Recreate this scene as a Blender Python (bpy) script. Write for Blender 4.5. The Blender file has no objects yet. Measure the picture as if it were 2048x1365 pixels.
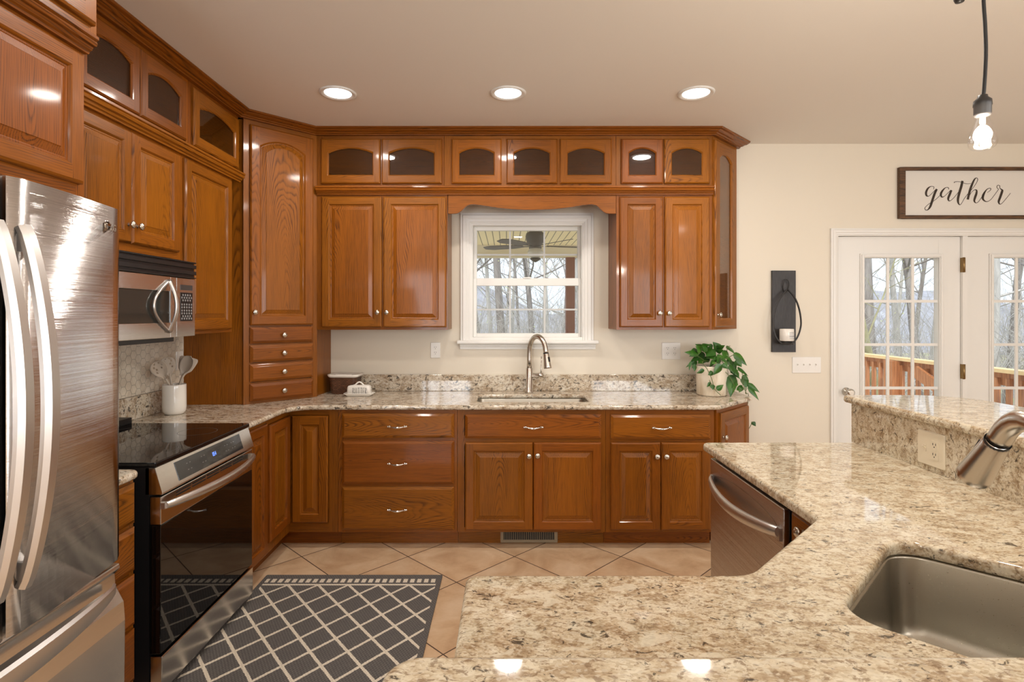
import bpy, bmesh, math, random
from math import sin, cos, pi, radians, sqrt
from mathutils import Vector, Matrix, geometry

random.seed(7)
SC = bpy.context.scene
COL = SC.collection

# ------------------------------------------------------------------ camera
cam_data = bpy.data.cameras.new('camera')
cam = bpy.data.objects.new('camera', cam_data)
COL.objects.link(cam)
cam.location = (0, 0, 1.49)
cam.rotation_euler = (pi / 2, 0, 0)
cam_data.sensor_width = 36
cam_data.lens = 36 * 1110 / 2048
cam_data.shift_x = 12 / 2048
cam_data.shift_y = (629 - 682.5) / 2048
cam_data.clip_start = 0.05
cam_data.clip_end = 400
SC.camera = cam

# ------------------------------------------------------------------ world, sun, exposure
w = bpy.data.worlds.new('sky')
SC.world = w
w.use_nodes = True
bg = w.node_tree.nodes['Background']
bg.inputs[0].default_value = (0.80, 0.90, 1.0, 1)
bg.inputs[1].default_value = 1.5
sun_d = bpy.data.lights.new('sun', 'SUN')
sun_d.energy = 2.3
sun_d.angle = radians(1.5)
sun_d.color = (1, .95, .86)
sun = bpy.data.objects.new('sun', sun_d)
COL.objects.link(sun)
sun.rotation_euler = (radians(38), radians(6), radians(-28))

def area_light(name, loc, rot, sx, sy, power, color=(1, 1, 1), shape='RECTANGLE', parent=None):
    d = bpy.data.lights.new(name, 'AREA')
    d.shape = shape
    d.size = sx
    if shape in ('RECTANGLE', 'ELLIPSE'):
        d.size_y = sy
    d.energy = power
    d.color = color
    o = bpy.data.objects.new(name, d)
    COL.objects.link(o)
    o.location = loc
    o.rotation_euler = rot
    if parent:
        o.parent = parent
    return o

# added fill lamps standing in for window light from the unseen walls
FILL_COL = (0.93, 0.96, 1.0)
area_light('window_fill', (5.16, -.6, 1.5), (0, radians(90), 0), 1.5, 1.7, 36, FILL_COL)
area_light('window_fill', (5.16, -2.3, 1.5), (0, radians(90), 0), 1.5, 1.4, 50, FILL_COL)
area_light('window_fill', (-1.35, -3.16, 1.55), (radians(90), 0, 0), 1.2, 1.5, 74, FILL_COL)
area_light('window_fill', (2.6, -3.16, 1.55), (radians(90), 0, 0), 1.6, 1.5, 74, FILL_COL)
CAN_POWER = 8.2

SC.view_settings.view_transform = 'Standard'
SC.view_settings.look = 'None'
SC.view_settings.exposure = 0.0
SC.view_settings.gamma = 1.0
SC.view_settings.use_curve_mapping = False

# ------------------------------------------------------------------ mesh builder
class MB:
    def __init__(self):
        self.v = []; self.f = []; self.mi = []; self.sm = []
    def add(self, verts, faces, mi=0, smooth=False, M=None):
        b = len(self.v)
        for p in verts:
            p = Vector(p)
            self.v.append(M @ p if M is not None else p)
        for k, f in enumerate(faces):
            self.f.append([b + i for i in f])
            self.mi.append(mi[k] if isinstance(mi, (list, tuple)) else mi)
            self.sm.append(smooth)
        return self
    def box(self, x0, y0, z0, x1, y1, z1, mi=0, M=None):
        vs = [(x0,y0,z0),(x1,y0,z0),(x1,y1,z0),(x0,y1,z0),(x0,y0,z1),(x1,y0,z1),(x1,y1,z1),(x0,y1,z1)]
        fs = [(0,3,2,1),(4,5,6,7),(0,1,5,4),(1,2,6,5),(2,3,7,6),(3,0,4,7)]
        return self.add(vs, fs, mi, False, M)
    def loops(self, loops, mi=0, cap0=True, cap1=True, smooth=False, M=None, closed=True):
        n = len(loops[0]); vs = [p for l in loops for p in l]; fs = []; mm = []
        for k in range(len(loops) - 1):
            for i in range(n if closed else n - 1):
                j = (i + 1) % n
                fs.append((k*n+i, k*n+j, (k+1)*n+j, (k+1)*n+i)); mm.append(mi if not callable(mi) else mi(k, i))
        m0 = mi if not callable(mi) else mi(0, 0)
        self.add(vs, fs, mm, smooth, M)
        if cap0: self.add(loops[0], [tuple(range(n-1, -1, -1))], m0, False, M)
        if cap1: self.add(loops[-1], [tuple(range(n))], m0, False, M)
        return self
    def tube(self, path, rad, seg=8, mi=0, smooth=True, cap=True, flat=None, M=None, closed=False):
        P = [Vector(p) for p in path]; n = len(P)
        R = rad if isinstance(rad, (list, tuple)) else [rad] * n
        ls = []; up = None
        for i in range(n):
            if closed: t = P[(i+1) % n] - P[i-1]
            else: t = P[min(i+1, n-1)] - P[max(i-1, 0)]
            t.normalize()
            if up is None:
                a = Vector((0,0,1)) if abs(t.z) < .9 else Vector((1,0,0))
                up = (a - t * a.dot(t)).normalized()
            else:
                up = (up - t * up.dot(t))
                up = up.normalized() if up.length > 1e-6 else Vector((1,0,0))
            s = t.cross(up)
            fu, fs_ = flat or (1, 1)
            ls.append([P[i] + (up * cos(2*pi*k/seg) * fu + s * sin(2*pi*k/seg) * fs_) * R[i] for k in range(seg)])
        if closed: ls.append(ls[0])
        return self.loops(ls, mi, cap and not closed, cap and not closed, smooth, M)
    def lathe(self, prof, seg=24, c=(0,0,0), mi=0, smooth=True, M=None, caps=True):
        ls = [[(c[0] + r*cos(2*pi*k/seg), c[1] + r*sin(2*pi*k/seg), c[2] + z) for k in range(seg)] for r, z in prof]
        return self.loops(ls, mi, caps, caps, smooth, M)
    def poly(self, outer, holes, z, mi=0, flip=False, M=None):
        rings = [[Vector((p[0], p[1], 0)) for p in outer]] + [[Vector((p[0], p[1], 0)) for p in h] for h in holes]
        tris = geometry.tessellate_polygon(rings)
        pts = [(p.x, p.y, z) for r in rings for p in r]
        return self.add(pts, [tuple(reversed(t)) if flip else tuple(t) for t in tris], mi, False, M)
    def slab(self, outer, holes, z0, z1, r=0.006, mi=0, M=None, steps=4):
        """countertop-like slab with eased top and bottom edges"""
        def side(ring, sign):
            ls = []
            for k in range(steps + 1):
                a = k / steps * pi / 2
                ls.append([(p[0], p[1], z0 + r - r*cos(a)) for p in offset(ring, -sign * r * (1 - sin(a)))])
            for k in range(steps + 1):
                a = k / steps * pi / 2
                ls.append([(p[0], p[1], z1 - r + r*sin(a)) for p in offset(ring, -sign * r * (1 - cos(a)))])
            return ls
        lo = side(outer, 1); hs = [side(h, -1) for h in holes]
        self.loops(lo, mi, False, False, True, M)
        for h in hs: self.loops(h, mi, False, False, True, M)
        self.poly(lo[-1], [h[-1] for h in hs], z1, mi, False, M)
        self.poly(lo[0], [h[0] for h in hs], z0, mi, True, M)
        return self
    def build(self, name, mats, parent=None, loc=(0,0,0), rot=(0,0,0), bevel=0, recalc=True):
        me = bpy.data.meshes.new(name)
        me.from_pydata([tuple(p) for p in self.v], [], self.f)
        ms = mats if isinstance(mats, (list, tuple)) else [mats]
        for m in ms: me.materials.append(m)
        for p, mi, s in zip(me.polygons, self.mi, self.sm):
            p.material_index = mi; p.use_smooth = s
        bm = bmesh.new(); bm.from_mesh(me)
        bmesh.ops.remove_doubles(bm, verts=bm.verts, dist=1e-6)
        if recalc: bmesh.ops.recalc_face_normals(bm, faces=bm.faces)
        bm.to_mesh(me); bm.free(); me.update()
        o = bpy.data.objects.new(name, me)
        COL.objects.link(o)
        o.location = loc; o.rotation_euler = rot
        if parent is not None: o.parent = parent
        if bevel:
            b = o.modifiers.new('bevel', 'BEVEL'); b.width = bevel; b.segments = 2
            b.limit_method = 'ANGLE'; b.angle_limit = radians(50)
        return o

def crease(o, ang=38):
    """smooth shading with crisp edges"""
    o.data.set_sharp_from_angle(angle=radians(ang))
    return o

def offset(ring, d):
    """offset a closed 2D ring (counter-clockwise) outwards by d, mitred"""
    if abs(d) < 1e-9: return [(p[0], p[1]) for p in ring]
    n = len(ring); out = []
    A = sum(ring[i][0]*ring[(i+1) % n][1] - ring[(i+1) % n][0]*ring[i][1] for i in range(n))
    sg = 1 if A > 0 else -1
    for i in range(n):
        p = Vector(ring[i][:2]); a = Vector(ring[i-1][:2]); b = Vector(ring[(i+1) % n][:2])
        e1 = (p - a).normalized(); e2 = (b - p).normalized()
        n1 = Vector((e1.y, -e1.x)) * sg; n2 = Vector((e2.y, -e2.x)) * sg
        k = n1 + n2; L = k.dot(n1)
        k = k / L if abs(L) > .2 else n1
        q = p + k * d
        out.append((q.x, q.y))
    return out

def rounded(pts, radii, seg=6):
    """round the corners of a 2D polygon"""
    n = len(pts); out = []
    for i in range(n):
        r = radii[i] if isinstance(radii, (list, tuple)) else radii
        p = Vector(pts[i]); a = Vector(pts[i-1]); b = Vector(pts[(i+1) % n])
        if r <= 0: out.append((p.x, p.y)); continue
        u = (a - p).normalized(); v = (b - p).normalized()
        ang = u.angle(v); t = r / math.tan(ang / 2)
        t = min(t, (a-p).length * .49, (b-p).length * .49); r2 = t * math.tan(ang / 2)
        c = p + (u + v).normalized() * (r2 / sin(ang / 2))
        s = p + u*t - c; e = p + v*t - c
        a0 = math.atan2(s.y, s.x); a1 = math.atan2(e.y, e.x); d = a1 - a0
        while d > pi: d -= 2*pi
        while d < -pi: d += 2*pi
        for k in range(seg + 1):
            q = a0 + d * k / seg
            out.append((c.x + r2*cos(q), c.y + r2*sin(q)))
    return out

def sweep(path, prof, closed_prof=True):
    """profile (out, z) swept along a 2D path with mitred corners; out is to the right of travel"""
    n = len(path); ls = []
    for i in range(n):
        p = Vector(path[i]); d = []
        if i > 0: d.append((p - Vector(path[i-1])).normalized())
        if i < n-1: d.append((Vector(path[i+1]) - p).normalized())
        ns = [Vector((e.y, -e.x)) for e in d]
        k = ns[0] if len(ns) == 1 else (ns[0] + ns[1]) / (1 + ns[0].dot(ns[1]))
        ls.append([(p.x + k.x*o, p.y + k.y*o, z) for o, z in prof])
    return ls

def smooth_path(pts, k=8):
    """Catmull-Rom through points of any dimension"""
    out = []; n = len(pts)
    for i in range(n - 1):
        p0 = pts[max(i-1, 0)]; p1 = pts[i]; p2 = pts[i+1]; p3 = pts[min(i+2, n-1)]
        for s in range(k):
            t = s / k
            out.append(tuple(.5*(2*b + (c-a)*t + (2*a-5*b+4*c-d)*t*t + (3*b-a-3*c+d)*t**3) for a, b, c, d in zip(p0, p1, p2, p3)))
    out.append(tuple(pts[-1]))
    return out

def tag(o, label, cat, group=None, kind=None):
    o['label'] = label; o['category'] = cat
    if group: o['group'] = group
    if kind: o['kind'] = kind
    return o
def thing(name, label, cat, loc=(0,0,0), rz=0, group=None):
    o = bpy.data.objects.new(name, None)
    o.empty_display_size = .1
    COL.objects.link(o); o.location = loc; o.rotation_euler = (0, 0, rz)
    return tag(o, label, cat, group)
def struct(o):
    o['kind'] = 'structure'
    return o
def copy_tree(o, parent=None):
    c = o.copy(); COL.objects.link(c)
    if parent is not None: c.parent = parent
    for ch in [x for x in bpy.data.objects if x.parent == o]:
        copy_tree(ch, c)
    return c
def text_obj(body, name, m, parent, size, loc, rot, sx=1.0, depth=.0006, align='CENTER'):
    cu = bpy.data.curves.new('txt', 'FONT')
    cu.body = body; cu.size = size; cu.extrude = depth; cu.align_x = align; cu.align_y = 'CENTER'
    t = bpy.data.objects.new('txt', cu)
    COL.objects.link(t)
    dg = bpy.context.evaluated_depsgraph_get()
    me = bpy.data.meshes.new_from_object(t.evaluated_get(dg))
    bpy.data.objects.remove(t); bpy.data.curves.remove(cu)
    me.materials.clear(); me.materials.append(m)
    for v in me.vertices: v.co.x *= sx
    o = bpy.data.objects.new(name, me)
    COL.objects.link(o); o.parent = parent; o.location = loc; o.rotation_euler = rot
    return o

# ------------------------------------------------------------------ materials
class Nodes:
    def __init__(self, name):
        self.m = bpy.data.materials.new(name); self.m.use_nodes = True
        self.t = self.m.node_tree
        self.b = self.t.nodes['Principled BSDF']
        self.out = self.t.nodes['Material Output']
    def n(self, typ, ins=None, **props):
        x = self.t.nodes.new('ShaderNode' + typ)
        for k, v in props.items(): setattr(x, k, v)
        for k, v in (ins or {}).items(): self.set(x, k, v)
        return x
    def set(self, x, k, v):
        s = x.inputs[k]
        if isinstance(v, bpy.types.NodeSocket): self.t.links.new(v, s)
        elif isinstance(v, bpy.types.Node): self.t.links.new(v.outputs[0], s)
        else: s.default_value = v
    def math(self, op, a, b=0.0, c=None):
        x = self.n('Math', operation=op)
        self.set(x, 0, a); self.set(x, 1, b)
        if c is not None: self.set(x, 2, c)
        return x.outputs[0]
    def mix(self, fac, a, b, mode='MIX'):
        x = self.n('MixRGB', blend_type=mode)
        for k, v in ((0, fac), (1, a), (2, b)):
            self.set(x, k, v if not isinstance(v, tuple) or len(v) == 4 else v + (1,))
        return x.outputs[0]
    def ramp(self, fac, stops, interp='LINEAR'):
        x = self.n('ValToRGB', {0: fac}); cr = x.color_ramp; cr.interpolation = interp
        while len(cr.elements) > 1: cr.elements.remove(cr.elements[-1])
        for i, (p, c) in enumerate(stops):
            e = cr.elements[0] if i == 0 else cr.elements.new(p)
            e.position = p
            e.color = (c, c, c, 1) if isinstance(c, (int, float)) else tuple(c) + (1,)
        return x.outputs[0]
    def noise(self, vec, scale, detail=3, rough=.5, dist=0.0):
        return self.n('TexNoise', {'Vector': vec, 'Scale': scale, 'Detail': detail, 'Roughness': rough, 'Distortion': dist}).outputs[0]
    def coords(self, scale=(1,1,1), rot=(0,0,0), rnd=0.0, loc=(0,0,0)):
        tc = self.n('TexCoord').outputs['Object']
        if rnd:
            oi = self.n('ObjectInfo').outputs['Random']
            a = self.math('MULTIPLY', oi, rnd)
            cx = self.n('CombineXYZ', {0: a, 1: self.math('MULTIPLY', oi, rnd * 1.7), 2: self.math('MULTIPLY', oi, rnd * .6)})
            tc = self.n('VectorMath', {0: tc, 1: cx.outputs[0]}, operation='ADD').outputs[0]
        return self.n('Mapping', {'Vector': tc, 'Scale': scale, 'Rotation': rot, 'Location': loc}).outputs[0]
    def P(self, **kw):
        for k, v in kw.items():
            k = {'color': 'Base Color', 'rough': 'Roughness', 'metal': 'Metallic', 'normal': 'Normal', 'coat': 'Coat Weight',
                 'coat_rough': 'Coat Roughness', 'spec': 'Specular IOR Level', 'ior': 'IOR', 'sss': 'Subsurface Weight'}.get(k, k)
            if isinstance(v, tuple) and len(v) == 3: v = v + (1,)
            self.set(self.b, k, v)
        return self.m
    def bump(self, h, strength=.2, dist=.002):
        return self.n('Bump', {'Height': h, 'Strength': strength, 'Distance': dist}).outputs[0]

def plain(name, color, rough=.5, metal=0.0, noise=0.0, **kw):
    N = Nodes(name)
    c = color + (1,)
    if noise:
        f = N.noise(N.coords(rnd=9), 14, 4, .6)
        c = N.mix(f, tuple(x*(1-noise) for x in color) + (1,), tuple(min(1, x*(1+noise)) for x in color) + (1,))
    return N.P(color=c, rough=rough, metal=metal, **kw)
def emit(name, color, strength):
    N = Nodes(name)
    e = N.n('Emission', {0: color + (1,), 1: strength})
    N.t.links.new(e.outputs[0], N.out.inputs[0])
    return N.m
def glass(name, tint=(1,1,1), ior=1.45, rough=0.0):
    N = Nodes(name)
    tr = N.n('BsdfTransparent', {0: tint + (1,)}); gl = N.n('BsdfGlossy', {'Roughness': rough})
    bf = N.n('NewGeometry').outputs['Backfacing']          # a thin pane reflects the same from both sides
    fr = N.n('Fresnel', {'IOR': N.math('ADD', ior, N.math('MULTIPLY', bf, 1/ior - ior))})
    mx = N.n('MixShader', {0: fr.outputs[0], 1: tr.outputs[0], 2: gl.outputs[0]})
    N.t.links.new(mx.outputs[0], N.out.inputs[0])
    return N.m

def oak(name, axis):
    """flat-sawn oak: growth rings of a slightly tilted log cut by the surface, broken up by long pores"""
    N = Nodes(name)
    tc = N.n('TexCoord').outputs['Object']
    rnd = N.n('ObjectInfo').outputs['Random']
    r2 = N.math('FRACT', N.math('MULTIPLY', rnd, 17.3)); r3 = N.math('FRACT', N.math('MULTIPLY', rnd, 41.7))
    cx = N.n('CombineXYZ', {0: N.math('MULTIPLY', rnd, 31), 1: N.math('MULTIPLY', rnd, 53), 2: N.math('MULTIPLY', rnd, 19)})
    v0 = N.n('VectorMath', {0: tc, 1: cx.outputs[0]}, operation='ADD').outputs[0]
    def mp(k): return N.n('Mapping', {'Vector': v0, 'Scale': {'Z': (1, 1, k), 'X': (k, 1, 1), 'Y': (1, k, 1)}[axis]}).outputs[0]
    s = N.n('SeparateXYZ', {0: tc})
    ia, il, idp = {'Z': (0, 2, 1), 'X': (2, 0, 1), 'Y': (2, 1, 0)}[axis]
    across, along = s.outputs[ia], s.outputs[il]
    c0 = N.math('ADD', N.math('MULTIPLY', r2, .30), .03) if axis == 'Z' else N.math('ADD', N.math('MULTIPLY', r2, .20), .0)
    wob = N.math('SUBTRACT', N.noise(mp(.28), 6.0, 2, .5), .5)
    wob2 = N.math('SUBTRACT', N.noise(mp(.10), 38.0, 2, .5), .5)
    a = N.math('ADD', N.math('SUBTRACT', across, c0), N.math('MULTIPLY', wob, .05))
    tilt = N.math('MULTIPLY', N.math('SUBTRACT', along, N.math('MULTIPLY', r3, .7)), .11)
    d = N.math('ADD', N.math('ADD', N.math('PINGPONG', s.outputs[idp], .03), tilt), N.math('ADD', .02, N.math('MULTIPLY', wob, .09)))
    R = N.math('SQRT', N.math('ADD', N.math('MULTIPLY', a, a), N.math('MULTIPLY', d, d)))
    R = N.math('ADD', R, N.math('MULTIPLY', wob2, .006))
    ring = N.math('FRACT', N.math('DIVIDE', R, .0074))
    ring = N.ramp(ring, [(0, 1), (.14, .75), (.36, .10), (.84, .0), (1, .55)])
    pore = N.ramp(N.noise(mp(.022), 330, 2, .65), [(.42, 0), (.60, 1)])
    fibre = N.noise(mp(.02), 75, 3, .6)
    tone = N.noise(mp(.3), 3.0, 2, .5)
    big = N.ramp(N.noise(mp(.15), 10.0, 3, .55), [(.38, .12), (.62, 1)])
    light = N.mix(r3, (.292,.101,.0062), (.250,.071,.0058))
    c = N.mix(N.math('MULTIPLY', N.math('MULTIPLY', ring, big), .66), light, (.080,.022,.0030))
    m = N.math('MULTIPLY', pore, N.math('ADD', N.math('MULTIPLY', N.math('MULTIPLY', ring, big), .85), .24))
    c = N.mix(N.math('MULTIPLY', m, .80), c, (.028,.008,.0020))
    c = N.mix(N.math('MULTIPLY', fibre, .45), c, N.mix(1.0, c, (.66,.58,.50), 'MULTIPLY'))
    c = N.mix(N.math('MULTIPLY', tone, .7), c, N.mix(1.0, c, (1.30,1.20,1.0), 'MULTIPLY'))
    c = N.n('HueSaturation', {'Color': c, 'Value': N.math('ADD', N.math('MULTIPLY', rnd, .24), .88)}).outputs[0]
    return N.P(color=c, rough=.38, coat=.22, coat_rough=.08, spec=.22, normal=N.bump(N.math('SUBTRACT', 1.0, m), .10, .0012))
OV = oak('oak_upright_grain', 'Z'); OH = oak('oak_level_grain', 'X'); OY = oak('oak_moulding_grain', 'Y')
OAK = [OV, OH]

def granite(name, k=1.0, warm=(1,1,1), seed=0.0, stretch=(1, 1.5, 1.3), dark=1.0):
    N = Nodes(name)
    v = N.coords(stretch, rot=(0, 0, radians(14)), loc=(seed, seed*.7, seed*.3))
    a = N.noise(v, 9*k, 6, .64, .5)
    b = N.noise(v, 30*k, 5, .68, .5)
    c_ = N.noise(v, 17*k, 5, .68, .9)
    vo = N.n('TexVoronoi', {'Vector': v, 'Scale': 95*k, 'Randomness': 1.0}).outputs['Color']
    gv = N.n('SeparateColor', {0: vo}).outputs
    base = N.ramp(a, [(.30, (.40,.30,.20)), (.42, (.58,.47,.34)), (.50, (.73,.64,.50)), (.62, (.83,.77,.65))])
    base = N.mix(N.math('MULTIPLY', N.math('POWER', gv[0], 1.6), .62), base, N.mix(1.0, base, (.55,.47,.38), 'MULTIPLY'))
    base = N.mix(N.math('MULTIPLY', N.math('GREATER_THAN', gv[1], .80), .35), base, (.86,.82,.74))
    br = N.ramp(b, [(.535, 0), (.60, 1)])
    base = N.mix(N.math('MULTIPLY', br, .66), base, (.215,.130,.070))
    dk = N.ramp(c_, [(.605 - .02*(dark-1)/.15*1.0, 0), (.65 - .02*(dark-1)/.15, 1)])
    base = N.mix(N.math('MULTIPLY', dk, .88), base, (.050,.042,.036))
    q = N.ramp(N.noise(v, 6.5*k, 4, .55, 1.0), [(.60, 0), (.63, 1)])
    base = N.mix(N.math('MULTIPLY', q, .65), base, (.82,.77,.66))
    base = N.mix(1.0, base, warm, 'MULTIPLY')
    return N.P(color=base, rough=.045, spec=.5, ior=1.6)
GRAN_B = granite('granite_cream_grey', 1.5, (.90,.89,.885), 2.3, dark=1.3)
GRAN_P = granite('granite_cream_beige', 2.1, (.89,.875,.82), 7.1, dark=1.08)

def steel(name, color=(.60,.585,.57), rough=.24, axis='X', bump=.03):
    N = Nodes(name)
    sc = {'X': (2, 300, 300), 'Z': (300, 300, 2), 'Y': (300, 2, 300)}[axis]
    f = N.noise(N.coords(sc), 1.0, 2, .6)
    r = N.math('ADD', N.math('MULTIPLY', f, .14), rough - .07)
    return N.P(color=color, metal=1.0, rough=r, normal=N.bump(f, bump, .001))
def brushed(name, color, rough, amp):
    """sheet steel with level brush lines: each fine line leans a little up or down"""
    N = Nodes(name)
    z = N.n('SeparateXYZ', {0: N.n('TexCoord').outputs['Object']}).outputs[2]
    k = N.math('FLOOR', N.math('MULTIPLY', z, 23000))
    w1 = N.n('TexWhiteNoise', {'W': k}, noise_dimensions='1D').outputs[0]
    w2 = N.n('TexWhiteNoise', {'W': N.math('ADD', k, 77777.3)}, noise_dimensions='1D').outputs[0]
    t = N.math('MULTIPLY', N.math('SUBTRACT', N.math('ADD', w1, w2), 1.0), amp)
    up = N.n('CombineXYZ', {0: 0.0, 1: 0.0, 2: t}).outputs[0]
    nn = N.n('VectorMath', {0: N.n('NewGeometry').outputs['Normal'], 1: up}, operation='ADD').outputs[0]
    nn = N.n('VectorMath', {0: nn}, operation='NORMALIZE').outputs[0]
    return N.P(color=color, metal=1.0, rough=rough, normal=nn)
STEEL = steel('brushed_stainless_steel', (.70,.68,.655), .19, 'X', 0)
STEEL_V = brushed('fridge_stainless_steel', (.78,.765,.755), .13, .55)
STEEL_D = brushed('dark_stainless_steel', (.58,.56,.56), .22, .5)
SINKST = steel('sink_steel', (.43,.41,.36), .30, 'X', .01)
SATIN = plain('satin_steel_handle', (.66,.645,.63), .34, 1.0)
NICKEL = plain('satin_nickel', (.66,.63,.58), .22, 1.0)
FAUCET = plain('brushed_nickel', (.62,.575,.52), .25, 1.0)
CHROME = plain('polished_chrome', (.85,.84,.82), .1, 1.0)
BRASS = plain('aged_brass', (.30,.20,.09), .4, 1.0)
BLACKGL = plain('black_glass', (.006,.006,.007), .03)
BLACK = plain('black_plastic', (.012,.012,.013), .35)
BLKMET = plain('black_painted_metal', (.018,.016,.015), .4)
WHITE = plain('white_trim_paint', (.80,.78,.74), .35)
WHITEPL = plain('white_plastic', (.82,.79,.74), .3)
IVORY = plain('ivory_plastic', (.76,.68,.53), .3)
CERAM = plain('white_ceramic', (.84,.80,.74), .12, coat=.5)
GLASS = glass('window_glass')
CABGL = glass('cabinet_glass', (.67,.67,.67), 1.5)
CABGL2 = glass('clear_cabinet_glass', (.90,.90,.90), 1.5)
OVENGL = plain('oven_glass', (.004,.004,.004), .02)
INK = plain('black_ink', (.012,.011,.01), .5)
DARKSLOT = plain('dark_slot', (.01,.01,.01), .8)

# ------------------------------------------------------------------ room constants
XL, XR, YB, YF, ZC = -2.05, 5.2, 4.18, -3.2, 2.775
WT = .14
YU, YBASE = 3.87, 3.54          # faces of the upper and the base cabinets on the back wall
XU, XBASE = -1.69, -1.384       # faces of the upper and the base cabinets on the left wall
ZT = .914                       # worktop height

def wall_paint(name, c):
    N = Nodes(name)
    v = N.coords()
    f = N.noise(v, 60, 3, .6)
    return N.P(color=N.mix(N.math('MULTIPLY', N.noise(v, 1.3, 2, .5), .12), c + (1,), N.mix(1.0, c + (1,), (.92,.90,.88,1), 'MULTIPLY')),
               rough=.6, normal=N.bump(f, .06, .001))
WALLM = wall_paint('cream_wall_paint', (.76,.69,.575))
CEILM = wall_paint('ceiling_paint', (.83,.785,.73))

def tile_floor():
    N = Nodes('beige_floor_tile')
    tc = N.n('TexCoord').outputs['Object']
    sx = N.n('SeparateXYZ', {0: tc})
    X, Y = sx.outputs[0], sx.outputs[1]
    k = 1 / .4625 / sqrt(2)
    # lattice crossing point at (-0.602, 3.41), tiles laid at 45 degrees
    u = N.math('MULTIPLY', N.math('ADD', N.math('ADD', X, .602), N.math('SUBTRACT', Y, 3.41)), k)
    q = N.math('MULTIPLY', N.math('SUBTRACT', N.math('ADD', X, .602), N.math('SUBTRACT', Y, 3.41)), k)
    def line(a):
        f = N.math('ABSOLUTE', N.math('SUBTRACT', N.math('FRACT', N.math('ADD', a, 100.5)), .5))
        return N.math('LESS_THAN', f, .0068)
    grout = N.math('MAXIMUM', line(u), line(q))
    cell = N.n('CombineXYZ', {0: N.math('FLOOR', N.math('ADD', u, 100)), 1: N.math('FLOOR', N.math('ADD', q, 100)), 2: 0.0})
    rnd = N.n('TexWhiteNoise', {'Vector': cell.outputs[0]}, noise_dimensions='3D').outputs[0]
    v = N.n('VectorMath', {0: tc, 1: N.n('VectorMath', {0: cell.outputs[0], 1: (3.1, 1.7, 0)}, operation='MULTIPLY').outputs[0]}, operation='ADD').outputs[0]
    a = N.noise(v, 5, 5, .6, .5)
    b = N.noise(N.n('Mapping', {'Vector': v, 'Scale': (1, 3, 1)}).outputs[0], 30, 4, .65)
    c = N.ramp(a, [(.3, (.50,.32,.19)), (.5, (.64,.455,.29)), (.7, (.74,.57,.40))])
    c = N.mix(N.math('MULTIPLY', b, .45), c, N.mix(1.0, c, (.70,.58,.47), 'MULTIPLY'))
    c = N.n('HueSaturation', {'Color': c, 'Value': N.math('ADD', N.math('MULTIPLY', rnd, .14), .93)}).outputs[0]
    c = N.mix(grout, c, (.075,.04,.022))
    h = N.math('SUBTRACT', 1.0, grout)
    return N.P(color=c, rough=N.math('ADD', .28, N.math('MULTIPLY', grout, .5)), normal=N.bump(N.math('ADD', h, N.math('MULTIPLY', b, .1)), .25, .003))
FLOORM = tile_floor()

# ------------------------------------------------------------------ room shell
struct(MB().box(XL-WT, YF-WT, -.15, XR+WT, YB+WT, 0).build('floor', FLOORM))
struct(MB().box(XL-WT, YF-WT, ZC, XR+WT, YB+WT, ZC+.15).build('ceiling', CEILM))

def wall(name, axis, c0, c1, a0, a1, openings):
    """wall between c0 and c1 on its thin axis, running a0..a1, with (a, b, z0, z1) openings"""
    m = MB()
    def bx(p, q, z0, z1):
        if q - p < 1e-4 or z1 - z0 < 1e-4: return
        if axis == 'Y': m.box(p, c0, z0, q, c1, z1)
        else: m.box(c0, p, z0, c1, q, z1)
    x = a0
    for a, b, z0, z1 in sorted(openings):
        bx(x, a, 0, ZC); bx(a, b, 0, z0); bx(a, b, z1, ZC); x = b
    bx(x, a1, 0, ZC)
    return struct(m.build(name, WALLM))
WIN = (-.264, .584, 1.295, 2.175)
DOOR = (2.492, 4.418, 0, 2.082)
wall('wall_back', 'Y', YB, YB+WT, XL-WT, XR+WT, [WIN, DOOR])
wall('wall_left', 'X', XL-WT, XL, YF-WT, YB, [])
wall('wall_right', 'X', XR, XR+WT, YF-WT, YB, [(-1.45, .25, .75, 2.25), (-3.0, -1.6, .75, 2.25)])
wall('wall_front', 'Y', YF-WT, YF, XL, XR, [(-1.95, -.75, .8, 2.3), (1.8, 3.4, .8, 2.3)])

def unseen_window(n, axis, c, a0, a1, z0, z1):  # windows out of view, put in as openings for the fill light
    o = bpy.data.objects.new('window_%d' % n, None); COL.objects.link(o); struct(o)
    m = MB(); g = MB()
    def bx(p, q, s, t, d0, d1, mb):
        if axis == 'X': mb.box(c+d0, p, s, c+d1, q, t)
        else: mb.box(p, c+d0, s, q, c+d1, t)
    f = .09
    for p, q, s, t in ((a0-f, a0, z0-f, z1+f), (a1, a1+f, z0-f, z1+f), (a0, a1, z1, z1+f), (a0, a1, z0-f, z0)):
        bx(p, q, s, t, -.02, .03, m)
    mid = (a0+a1)/2; zm = (z0+z1)/2
    bx(mid-.03, mid+.03, z0, z1, -.01, .04, m); bx(a0, a1, zm-.025, zm+.025, -.008, .038, m)
    bx(a0, a1, z0, z1, .05, .055, g)
    m.build('window_frame', WHITE, o); g.build('window_glass', GLASS, o)
s_in = 1
unseen_window(2, 'X', XR, -1.45, .25, .75, 2.25)
unseen_window(3, 'X', XR, -3.0, -1.6, .75, 2.25)
unseen_window(4, 'Y', YF, -1.95, -.75, .8, 2.3)
unseen_window(5, 'Y', YF, 1.8, 3.4, .8, 2.3)

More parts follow.
